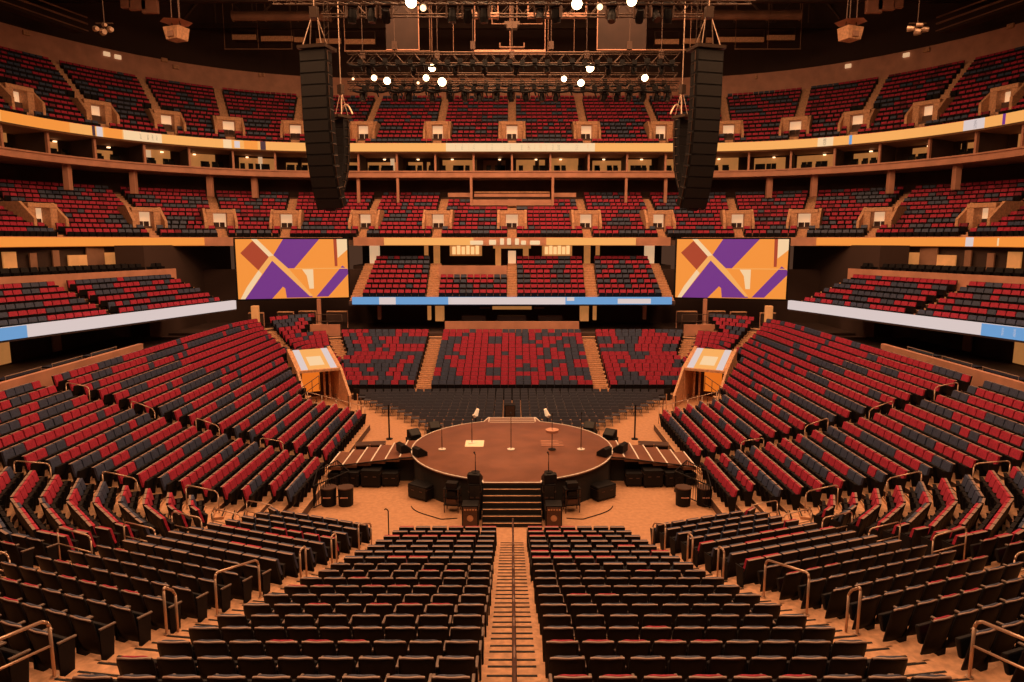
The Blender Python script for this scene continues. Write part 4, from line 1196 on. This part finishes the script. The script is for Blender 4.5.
# unlit heads along the rig
j = 0
for px in (363, 395, 408, 432, 450, 465, 479, 496, 511, 526, 542, 556, 604, 617, 629, 643, 657, 668):
    j += 1
    p = at(px, 80, 43.2); moving_head(p[0], 43.2, TZ-.75, 'dark moving head hanging under the rig, %s from the left' % ordinal(j), random.uniform(-.3, .3))
    if j % 2: 
        p = at(px+5, 70, 42.0); moving_head(p[0], 42.2, TZ+.45, 'small dark fixture inside the rig, %s from the left' % ordinal((j+1)//2), random.uniform(-1, 1), k=.8)
# lit lamps: pixel, distance
def lit_lamp(px, py, Y, label, rx=.2, soft=False):
    p = at(px, py, Y)
    e = empty('lit_spotlight', p, 0, label, 'spotlight', 'lit spotlights')
    rx *= .8
    q = MB(); q.tube((0, .05, .02), (0, .40, .22), rx*1.1, 16, r2=rx*.7); q.build('can', M['black'], e)
    q = MB(); q.tube((0, .03, .01), (0, .05, .02), rx, 16); q.build('glowing_lens', M['lampd' if soft else 'lamp'], e)
    q = MB()
    for s_ in (-1, 1): q.tube((s_*rx*1.15, .2, .1), (s_*rx*.4, .2, .1+rx*2.6), .018, 6)
    q.tube((0, .2, .1+rx*2.6), (0, .2, .1+rx*2.6+.25), .03, 6); q.build('yoke', M['steel'], e)
names = [(411, 2, 31, .30, 'bright spotlight at the very top edge, left of centre'), (423, 8, 31, .17, 'small spotlight just below the top left bright one'),
         (577, 4, 31, .28, 'bright spotlight at the top edge, right of centre'), (600, 7, 31, .16, 'small tilted spotlight at the top, right of centre'),
         (632, 1, 31, .26, 'bright spotlight at the top edge, furthest right'),
         (374, 78, 42, .20, 'round lit spotlight at the left end of the rig'), (387, 81, 42, .25, 'lit spotlight second from the left under the rig'),
         (432, 68, 42, .26, 'lit spotlight inside the left half of the rig, upper one'), (426, 78, 42, .22, 'lit spotlight under the left half of the rig, small one'),
         (442, 82, 42, .30, 'biggest lit spotlight under the left half of the rig'),
         (590, 68, 42, .30, 'biggest lit spotlight inside the right half of the rig'), (564, 79, 42, .2, 'lit spotlight under the right half of the rig, nearest the centre'),
         (581, 83, 42, .24, 'lowest lit spotlight under the right half of the rig'), (645, 78, 42, .24, 'lit spotlight at the right end of the rig'),
         (418, 83, 42, .10, 'tiny lit spotlight between two dark heads of the rig'), (353, 79, 42, .09, 'faint small lamp at the far left of the rig')]
for (px, py, Y, r_, lab) in names: lit_lamp(px, py, Y, lab, r_, soft=r_ < .18)
# upper rig truss near the top edge of the view
truss(-10.5, 10.5, 31.3, at(512, -2, 31)[2], 'truss of the nearer rig, running across the top edge of the view')
truss(-9.5, 9.5, 36, at(512, 14, 36)[2], 'truss behind the nearer rig, high above the stage')
j = 0
for px in (352, 372, 386, 452, 468, 484, 540, 556, 612, 640, 655, 668):
    j += 1; p = at(px, 10, 33); moving_head(p[0], 33, at(512, 3, 33)[2], 'dark moving head of the top rig, %s from the left' % ordinal(j), random.uniform(-.8, .8), k=1.2)
truss(-10.3, 10.3, 33, at(512, 1, 33)[2], 'middle truss of the top rig carrying dark moving heads', h=.4)
# hanging projector screens / motors at centre
for sg, nm in ((-1, 'left'), (1, 'right')):
    a = at(385 if sg < 0 else 598, 0, 50); b = at(419 if sg < 0 else 646, 50, 50)
    e = empty('hanging_drape', ((a[0]+b[0])/2, 50, b[2]), 0, 'wide dark brown hanging panel with pale hem above the rig, %s' % nm, 'drape')
    w = abs(b[0]-a[0])
    q = MB(); q.box(-w/2, w/2, 0, .06, 0, 8); q.build('panel', M['dark2'], e)
    q = MB(); q.tube((-w/2, 0, 0), (w/2, 0, 0), .05, 8); q.tube((sg*-w/2, 0, 0), (sg*-w/2, 0, 6), .035, 8); q.build('hem_pipe', M['fascia'], e)
e = empty('centre_camera_cluster', (0, 48, at(512, 30, 48)[2]), 0, 'pale bracket with small devices hanging on the centre line above the rig', 'device cluster')
q = MB(); q.box(-.5, .5, -.2, .2, .3, .5); q.box(-.35, .35, -.25, .25, .05, .3); q.build('device_box', M['truss'], e)
q = MB(); q.tube((-.8, 0, -1.1), (.8, 0, -1.1), .06, 8); q.tube((-.8, 0, -1.1), (-.8, 0, -.8), .05, 8); q.tube((.8, 0, -1.1), (.8, 0, -.8), .05, 8); q.build('bar', M['wall'], e)
q = MB(); q.tube((0, 0, .5), (0, 0, 5), .12, 8); q.tube((0, 0, .05), (0, 0, -1.1), .04, 8); q.build('drop_pole', M['steel'], e)
# hanging speaker clusters at the sides
for sg, nm in ((-1, 'left'), (1, 'right')):
    p = at(177 if sg < 0 else 850, 33, 44)
    e = empty('hanging_speaker', p, sg*R(20), 'pale boxy speaker under a tan plate, hung by cables at the upper %s' % nm, 'speaker', 'pale hanging speakers')
    q = MB(); q.hexa([(-.5, -.4, -.45), (.45, -.45, -.45), (.45, .4, -.45), (-.5, .4, -.45), (-.62, -.5, .3), (.6, -.5, .3), (.6, .45, .3), (-.62, .45, .3)]); bevel(q.build('speaker_box', M['conc'], e), .05, 2)
    q = MB(); q.box(-.25, .2, -.52, -.44, -.3, .0); q.build('horn', M['wall'], e)
    q = MB(); q.tube((0, 0, .62), (0, 0, .72), .95, 6, r2=.5); q.build('rigging_plate', M['fascia'], e)
    for (x, y) in ((-.35, 0), (.1, .2), (.35, -.1)):
        q = MB(); q.tube((x, y, .3), (x*.6, y, 9), .03, 6); q.build('cable', M['steel'], e)
    p = at(105 if sg < 0 else 917, 31, 50)
    e = empty('ceiling_device', p, 0, 'small cluster of pale camera housings near the %s ceiling catwalk' % nm, 'device cluster', 'housings below the catwalks')
    for (x, z, r_) in ((-.5, .15, .28), (0, -.05, .34), (.5, .1, .28), (.1, .4, .2)):
        q = MB(); q.tube((x-.15, 0, z), (x+.15, -.3, z-.08), r_*.75, 10, r2=r_*.5); q.build('housing', M['rail'], e)
    q = MB(); q.tube((0, 0, 0), (0, 0, 9), .03, 6); q.tube((-.6, 0, .5), (.6, 0, .5), .05, 6); q.build('hanger', M['steel'], e)

# ------------------------------------------------------------------ roof
e = MB(); e.box(-52, 52, -8, 92, 44, 44.6); struct(e, 'ceiling', M['dark2'])
def roof_truss(y, z0, h, label, X=44):
    e = empty('roof_truss', (0, y, z0), 0, label, 'truss', 'roof trusses')
    q = MB(); q.box(-X, X, -.25, .25, 0, .55); q.build('bottom_chord', M['dark2'], e)
    q = MB(); q.box(-X, X, -.25, .25, h, h+.5); q.build('top_chord', M['dark2'], e)
    q = MB(); n = 22
    for k in range(n):
        a = -X+2*X*k/n; b = -X+2*X*(k+1)/n; u = k % 2
        q.tube((a, 0, .3+u*(h-.1)), (b, 0, .3+(1-u)*(h-.1)), .14, 6); q.tube((a, 0, .3), (a, 0, h+.2), .1, 6)
    q.build('web', M['steel'], e)
roof_truss(78, 33.2, 4.5, 'furthest dark steel roof truss spanning the hall')
roof_truss(66, 32.0, 4.5, 'second furthest dark steel roof truss spanning the hall')
roof_truss(54, 30.8, 5, 'third dark steel roof truss spanning the hall above the rig')
roof_truss(42, 29.0, 5, 'nearest dark steel roof truss, above the nearer rig')
# tan ducts/catwalk toe boards
segs = [(232, 256, 37, 74), (261, 293, 38.5, 74), (294, 304, 39.5, 74), (316, 341, 41, 74), (345, 375, 41.5, 74)]
segs += [(655, 679, 41.5, 74), (683, 700, 41, 74), (706, 712, 40, 74), (719, 764, 39.5, 74), (767, 795, 37.5, 74)]
for j, (x0, x1, py, Y) in enumerate(segs):
    a = at(x0, py, Y); b = at(x1, py, Y)
    e = empty('catwalk_section', ((a[0]+b[0])/2, Y, a[2]), 0, 'flat tan catwalk toe board under the roof, %s from the left' % ordinal(j+1), 'catwalk panel', 'tan catwalk toe boards')
    w = b[0]-a[0]
    q = MB(); q.box(-w/2, w/2, 0, .1, -.25, .25); q.build('toe_board', M['conc'], e)
    q = MB(); q.box(-w/2, w/2, .1, 1.2, -.25, -.15); q.build('walkway', M['dark2'], e)
    q = MB(); q.tube((-w/2, .05, 1.0), (w/2, .05, 1.0), .03, 6); q.tube((-w/2, .05, .2), (-w/2, .05, 1), .03, 6); q.tube((w/2, .05, .2), (w/2, .05, 1.0), .03, 6); q.build('hand_rail', M['steel'], e)
for j, (x0, x1, py, Y, h, lab) in enumerate(((345, 430, 51, 60, .12, 'thin pale pipe above the rig, left of centre'), (432, 475, 52, 60, .1, 'thin pale pipe above the rig, nearly at centre'), (475, 545, 52, 58, .35, 'thick pale pipe pair above the rig at centre'),
        (548, 600, 52, 60, .1, 'thin pale pipe above the rig, right of centre'), (600, 690, 50, 60, .12, 'thin pale pipe above the rig, far right'), (472, 498, 16, 52, .45, 'row of pale ducts near the top, left of centre'), (528, 586, 16, 52, .4, 'row of pale ducts near the top, right of centre'),
        (233, 330, 16, 70, .9, 'wide dim brown duct below the roof, left'), (672, 800, 15, 70, .9, 'wide dim brown duct below the roof, right'), (225, 292, 49, 74, .1, 'thin pipe under the left toe boards'), (735, 800, 49, 74, .1, 'thin pipe under the right toe boards'),
        (492, 542, 24, 50, .06, 'thin bar beside the centre device cluster'))):
    a = at(x0, py, Y); b = at(x1, py, Y)
    q = MB(); q.tube((a[0], Y, a[2]), (b[0], Y, a[2]), h/2, 10)
    n = max(2, int((b[0]-a[0])/3))
    for k in range(n+1):
        x = a[0]+(b[0]-a[0])*k/n; q.tube((x, Y, a[2]), (x, Y, 44), .03, 5); q.tube((x-.04, Y, a[2]), (x+.04, Y, a[2]), h/2*1.15, 10)
    tag(q.build('ceiling_pipe', M['wall' if h > .8 or h < .3 else 'fascia']), lab, 'pipe')
for sg, nm in ((-1, 'left'), (1, 'right')):
    e = empty('side_catwalk', (0, 0, 0), 0, 'long catwalk with two thin pale rails along the %s side of the roof' % nm, 'catwalk')
    A_ = (sg*38.5, 65.5); B_ = (sg*44, 44)
    for dz, r_ in ((0, .09), (.55, .07), (-.6, .06)):
        q = MB(); q.tube((*A_, 30+dz), (*B_, 30+dz), r_, 6); q.build('rail_bar', M['wall'], e)
    q = MB(); d_ = (B_[0]-A_[0], B_[1]-A_[1]); L = hypot(*d_); q.obox(((A_[0]+B_[0])/2+sg*.8, (A_[1]+B_[1])/2), (d_[0]/L, d_[1]/L), L, 1.2, 29.2, 29.35); q.build('walkway', M['dark2'], e)
    for j, (px, py, w) in enumerate(((125, 1, .9), (137, 3, 1.5), (149, 6, 1.4))):
        if sg > 0: px = 1024-px
        p = at(px, py, 62)
        e = MB(); e.box(p[0]-w/2, p[0]+w/2, 62, 62.4, p[2]-.55, p[2]+.55)
        tag(bevel(e.build('ceiling_light', M['fascia']), .05, 1), 'dim orange square panel high under the roof on the %s, %s of three' % (nm, ordinal(j+1)), 'panel', 'square panels below the roof')

# ------------------------------------------------------------------ handrails of the near stands
def hoop(a, b, za, zb, h, label, mid=False, r=.026, group='handrails of the near stairs'):
    "inverted U between two plan points"
    e = empty('handrail', (a[0], a[1], za), 0, label, 'handrail', group)
    dx, dy, dz = b[0]-a[0], b[1]-a[1], zb-za; L = hypot(dx, dy)
    ux, uy = dx/L, dy/L; c = min(.12, L*.25)
    sl = dz/L
    q = MB(); q.pipe([(0, 0, 0), (0, 0, h-c), (ux*c*.3, uy*c*.3, h-c*.3), (ux*c, uy*c, h+sl*c), (dx-ux*c, dy-uy*c, h+dz-sl*c), (dx-ux*c*.3, dy-uy*c*.3, h+dz-c*.3), (dx, dy, dz+h-c), (dx, dy, dz)], r, 10)
    q.build('bent_tube', M['rail'], e, True)
    if mid:
        q = MB(); q.tube((0, 0, h*.55), (dx, dy, dz+h*.55), r*.8, 8); q.build('middle_bar', M['rail'], e, True)
    for (x, y, z) in ((0, 0, 0), (dx, dy, dz)):
        q = MB(); q.tube((x, y, z-.005), (x, y, z+.02), .06, 10); q.build('foot_plate', M['rail'], e)
def znear(y): 
    k = int(floor((22.2-y)/DEP+1e-6)); return ZL(max(0, k))
def znear_at(x, y):
    # height of the near terrace under a plan point
    best = None
    for k in range(0, 200):
        s = k*.1
    return None
def zs(x, y):
    s = s_of(x, y)
    if s < 0: return 0.0
    if not inner(x, y): return Z2(int(floor(s/DP2+1e-6)))
    return ZL(int(floor(s/DEP+1e-6)))
for sg, nm in ((-1, 'left'), (1, 'right')):
    def along(y):   # line on the wing-block side of the near aisle
        return sg*(4.62+.185*(22-y))
    for j, (y0, y1) in enumerate(((21.6, 20.6), (19.0, 18.7), (17.2, 16.9), (15.0, 13.4), (12.2, 11.9), (9.5, 8.2))):
        a = (along(y0), y0); b = (along(y1), y1)
        hoop(a, b, zs(*a), zs(*b), .95, '%s handrail of the near %s stairs, %s up from the floor' % ('long hooped' if y0-y1 > .8 else 'narrow single', nm, ordinal(j+1)), mid=(j == 5))
    for j, y in enumerate((23.4, 21.6, 19.8, 18.0, 16.0, 14.0, 12.0)):
        x = sg*(8.75+(24.5-y)*3.85/16.1)
        a = (x-sg*.52, y-.25); b = (x+sg*.62, y+.25)
        hoop(a, b, zs(*a), zs(*a), .95, 'wide guard hoop across the railed corner stairs on the %s, %s up from the floor' % (nm, ordinal(j+1)), mid=True, r=.02)
    for j, x in enumerate((10.2, 13.0, 15.8, 18.6)):
        a = (sg*x, 29.4); b = (sg*(x+1.0), 29.4)
        hoop(a, b, zs(*a), zs(*b), .9, 'handrail in the narrow stairs of the %s side stand, %s up from the floor' % (nm, ordinal(j+1)), r=.022)
    for j, t in enumerate((.12, .32, .52, .72)):
        x = 9.0+12.4*t; y = 23.7-3.3*t; a = (sg*x, y); b = (sg*(x+1.0), y-.27)
        hoop(a, b, zs(*a), zs(*b), .9, 'handrail in the corner stand stairs on the %s, %s up from the floor' % (nm, ordinal(j+1)), r=.022)
# centre rail: posts and one long sloping tube
e = empty('centre_handrail', (.03, 22.3, 0), 0, 'long thin dark handrail running down the middle of the centre stairs', 'handrail')
HZ = lambda y: 1.15-y*.25+.0031*y*y
q = MB(); q.pipe([(0, -1.6*k, HZ(-1.6*k)) for k in range(12)], .028, 8); q.build('top_tube', M['darkrail'], e, True)
q = MB(); q.pipe([(0, -1.6*k, HZ(-1.6*k)-.45) for k in range(12)], .018, 8); q.build('lower_tube', M['darkrail'], e, True)
for k in range(12):
    y = -1.6*k; q = MB(); q.tube((0, y, ZL(2*k-1) if k else 0), (0, y, HZ(y)), .03, 8); q.build('post', M['rail' if k == 0 else 'darkrail'], e, True)

# ------------------------------------------------------------------ seats
def seat_pieces():
    "near seat, local: x along the row, +y outward (its back side), z up from the tread"
    def shell():
        q = MB(); n = 8
        rows = [(.16, .235, .03), (.32, .245, .04), (.55, .252, .045), (.76, .256, .045), (.83, .248, .04), (.86, .222, .025)]
        # back shell: outer face bulging backwards, rounded top
        ring_ = []
        for (z, hwid, bul) in rows:
            yb = .08+(z-.16)*.22
            fr = []; bk = []
            for i in range(n+1):
                t = -1+2*i/n; x = t*hwid
                fr.append((x, yb+.02-0.0*bul*(1-t*t)+.035*(1-t*t), z)); bk.append((x, yb+.045+bul*(1-t*t)*.9, z))
            ring_.append((fr, bk))
        for a, b in zip(ring_, ring_[1:]):
            for i in range(n):
                q.quad(a[0][i], a[0][i+1], b[0][i+1], b[0][i]); q.quad(a[1][i+1], a[1][i], b[1][i], b[1][i+1])
            q.quad(a[0][0], b[0][0], b[1][0], a[1][0]); q.quad(a[0][n], a[1][n], b[1][n], b[0][n])
        t = ring_[-1]; u = ring_[0]
        for i in range(n):
            q.quad(t[0][i], t[0][i+1], t[1][i+1], t[1][i]); q.quad(u[0][i+1], u[0][i], u[1][i], u[1][i+1])
        return q
    def pad():
        q = MB(); n = 8
        rows = [(.40, .18), (.50, .215), (.66, .225), (.80, .225), (.86, .205), (.882, .16)]
        R_ = []
        for j, (z, hw) in enumerate(rows):
            yb = .08+(z-.16)*.22; th = .055 if 0 < j < 5 else .03
            fr = [((-1+2*i/n)*hw, yb-th+.04*(1-0), z) for i in range(n+1)]
            fr = [((-1+2*i/n)*hw, yb+.02-th*(1-(-1+2*i/n)**4)+.03*(1-(-1+2*i/n)**2), z) for i in range(n+1)]
            bk = [((-1+2*i/n)*hw, yb+.03+.03*(1-(-1+2*i/n)**2), z) for i in range(n+1)]
            R_.append((fr, bk))
        for a, b in zip(R_, R_[1:]):
            for i in range(n):
                q.quad(a[0][i], a[0][i+1], b[0][i+1], b[0][i]); q.quad(a[1][i+1], a[1][i], b[1][i], b[1][i+1])
            q.quad(a[0][0], b[0][0], b[1][0], a[1][0]); q.quad(a[0][n], a[1][n], b[1][n], b[0][n])
        t = R_[-1]; u = R_[0]
        for i in range(n):
            q.quad(t[0][i], t[0][i+1], t[1][i+1], t[1][i]); q.quad(u[0][i+1], u[0][i], u[1][i], u[1][i+1])
        return q
    def cushion():
        q = MB(); q.hexa([(-.2, -.0, .30), (.2, -.0, .30), (.2, .08, .30), (-.2, .08, .30), (-.21, -.08, .60), (.21, -.08, .60), (.21, .02, .63), (-.21, .02, .63)]); return q
    def arm(s_):
        q = MB(); x = s_*.262
        q.hexa([(x-.022, -.14, .595), (x+.022, -.14, .595), (x+.022, .16, .62), (x-.022, .16, .62), (x-.022, -.14, .63), (x+.022, -.14, .63), (x+.022, .18, .66), (x-.022, .18, .66)])
        return q
    def post(s_):
        q = MB(); x = s_*.262
        q.hexa([(x-.014, -.05, 0), (x+.014, -.05, 0), (x+.014, .17, 0), (x-.014, .17, 0), (x-.014, -.11, .60), (x+.014, -.11, .60), (x+.014, .17, .60), (x-.014, .17, .60)])
        return q
    def rim():  # thin strip carrying the painted highlight of the shell edge
        q = MB(); n = 8; z = .852; pts_ = []
        yb = .08+(z-.16)*.22
        for i in range(n+1):
            t = -1+2*i/n; pts_.append((t*.236, yb+.045+.028*(1-t*t), z+.014*(1-t**6)-.008))
        for a, b in zip(pts_, pts_[1:]):
            q.hexa([(a[0], a[1]-.012, a[2]), (b[0], b[1]-.012, b[2]), (b[0], b[1]+.014, b[2]), (a[0], a[1]+.014, a[2]), (a[0], a[1]-.012, a[2]+.024), (b[0], b[1]-.012, b[2]+.024), (b[0], b[1]+.012, b[2]+.018), (a[0], a[1]+.012, a[2]+.018)])
        return q
    global RIMF; RIMF = rim
    return shell(), pad(), cushion(), arm, post
sh, pd, cu, arm, post = seat_pieces()
proto = {}
for colr in ('red', 'navy'):
    e = empty('arena_seat'); parts = []
    if 'navy' not in proto and 'red' not in proto:
        mr = RIMF().build('rim_highlight', M['rim'], e); ms = sh.build('back_shell', M['shell'], e, True); ma = arm(-1).build('armrest', M['arm'], e); mp = post(-1).build('side_stand', M['shell'], e)
        ma2 = arm(1).build('armrest', M['arm'], e); mp2 = post(1).build('side_stand', M['shell'], e)
        bevel(ma, .008, 1); bevel(ma2, .008, 1)
        shared = [ms, ma, mp, mr, ma2, mp2]
    else:
        sh2 = []
        for c in shared:
            n = c.copy(); COL.objects.link(n); n.parent = e; sh2.append(n)
        shared2 = sh2
    base = shared if not proto else shared2
    p_ = pd.build('back_pad', M[colr], e, True); c_ = bevel(cu.build('seat_cushion', M['shell'], e), .03, 2)
    proto[colr] = [e, base, p_, c_]
# rank by visible size
def vis(s):
    q = proj(s[0], s[1], s[2]+.7)
    return q[2] if (q[2] > 1.0 and -22 < q[0] < 1046 and q[1] < 695) else 1e9
SEATS.sort(key=vis)
NEAR = 300
used = {'red': False, 'navy': False}
def make_seat(s):
    x, y, z, ang, colr, bank, row, ri, k, n = s
    e, base, p_, c_ = proto[colr]
    rz = ang-pi/2
    inn = 'left' if x < 0 else 'right'
    blockname = None
    if bank == 'near':
        ax_ = abs(x); 
        # number within its run
        if x < 0: idx = n-k
        else: idx = k+1
        sA = 22.2-y
        if ax_ < 4.3+sA*math.tan(R(10)): blk = '%s centre block' % inn
        elif seg_side(x, y): blk = '%s wing block' % inn
        else: blk = '%s corner block' % inn
    else: blk = '%s stand' % inn; idx = k+1
    lab = '%s padded arena seat, %s from the inner aisle, row %d up, %s' % (colr, ordinal(idx), row+1, blk)
    if not used[colr]:
        used[colr] = True; r = e; r.location = (x, y, z); r.rotation_euler = (0, 0, rz); r['label'] = lab
        tag(r, lab, 'seat', 'tip-up arena seats'); 
        r.name = 'arena_seat'; return
    kids_ = base[:4]+(base[4:] if k == n-1 else [])+[p_, c_]
    copy_thing(e, kids_, (x, y, z), rz, lab, 'tip-up arena seats')
for colr in proto: tag(proto[colr][0], 'x', 'seat', 'tip-up arena seats')
for s in SEATS[:NEAR]: make_seat(s)
# the rest: one countless mass
V, Fc, MI = [], [], []
TPL = []
def tpl(pts, m, faces):
    TPL.append((pts, m, faces))
HX = [(0, 3, 2, 1), (4, 5, 6, 7), (0, 1, 5, 4), (1, 2, 6, 5), (2, 3, 7, 6), (3, 0, 4, 7)]
def hx(x0, x1, yb0, yb1, z0, yt0, yt1, z1, inset=0.0):
    return [(x0, yb0, z0), (x1, yb0, z0), (x1, yb1, z0), (x0, yb1, z0), (x0+inset, yt0, z1), (x1-inset, yt0, z1), (x1-inset, yt1, z1), (x0+inset, yt1, z1)]
tpl(hx(-.254, .254, .09, .16, .16, .24, .31, .87, .015), 0, [HX[i] for i in (1, 2, 3, 4, 5)])
tpl(hx(-.25, .25, .055, .12, .40, .165, .25, .862, .02), 1, [HX[i] for i in (1, 2, 3, 5)])
tpl(hx(-.235, .235, .0, .08, .24, -.08, .02, .62), 0, [HX[i] for i in (0, 1, 2, 3, 5)])
tpl(hx(.243, .267, -.05, .17, 0, -.16, .17, .60), 0, [HX[i] for i in (1, 2, 3, 5)])
rr = random.Random(9)
for s in SEATS[NEAR:]:
    x, y, z, ang, colr = s[:5]
    c, sn = cos(ang-pi/2), sin(ang-pi/2)
    if s[5] == 'box': mm = 0
    else:
        mm = 1 if colr == 'red' else 2
        if mm == 1 and s[5] in ('up', 'mid') and rr.random() < .12: mm = 3
    for pts_, m_, faces in TPL:
        i = len(V)
        for (a, b, d) in pts_: V.append((x+a*c-b*sn, y+a*sn+b*c, z+d))
        for fi, f in enumerate(faces): Fc.append(tuple(i+j for j in f)); MI.append(mm if m_ else (4 if fi == 0 and pts_ is TPL[0][0] and s[5] == 'near' else 0))  # top face of near shells gets the painted highlight colour
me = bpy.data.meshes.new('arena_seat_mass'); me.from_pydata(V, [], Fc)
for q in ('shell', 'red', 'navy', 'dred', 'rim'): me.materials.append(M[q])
me.polygons.foreach_set('material_index', MI); me.update()
o = bpy.data.objects.new('arena_seating', me); COL.objects.link(o)
tag(o, 'thousands of small red and navy tip-up seats filling the far, side and upper stands', 'seating', None, 'stuff')
print('SEATS', len(SEATS), 'chairs', nchair)

# ------------------------------------------------------------------ light
def area(name, loc, size, power, col=(1, .60, .34), rot=(0, 0, 0), sy=None):
    l = bpy.data.lights.new(name, 'AREA'); l.energy = power; l.color = col; l.size = size
    if sy: l.shape = 'RECTANGLE'; l.size_y = sy
    o = bpy.data.objects.new(name, l); COL.objects.link(o); o.location = loc; o.rotation_euler = rot
    return o
LC = (1, .52, .255)
area('house_light_near', (0, 10, 29), 14, 5500, LC)
area('house_light_left', (-17, 27, 29), 12, 4400, LC)
area('house_light_right', (17, 27, 29), 12, 4400, LC)
area('house_light_centre', (0, 36, 29), 12, 5500, LC)
area('house_light_back', (0, 50, 31), 20, 6000, LC, (R(28), 0, 0), 8)
area('house_light_back_left', (-20, 46, 31), 12, 2900, LC, (R(22), R(-22), 0))
area('house_light_back_right', (20, 46, 31), 12, 2900, LC, (R(22), R(22), 0))
def spot(name, loc, tgt, power, ang, col=LC, blend=.6, r=.3):
    l = bpy.data.lights.new(name, 'SPOT'); l.energy = power; l.color = col; l.spot_size = R(ang); l.spot_blend = blend; l.shadow_soft_size = r
    o = bpy.data.objects.new(name, l); COL.objects.link(o); o.location = loc
    import mathutils
    d = mathutils.Vector(tgt)-mathutils.Vector(loc); o.rotation_euler = d.to_track_quat('-Z', 'Y').to_euler()
spot('stage_spot', (0, 40, 21.5), (0, 30.3, 1.3), 9000, 17)
w = bpy.data.worlds.new('world'); scene.world = w; w.use_nodes = True
w.node_tree.nodes['Background'].inputs[0].default_value = (1, .45, .25, 1); w.node_tree.nodes['Background'].inputs[1].default_value = .07
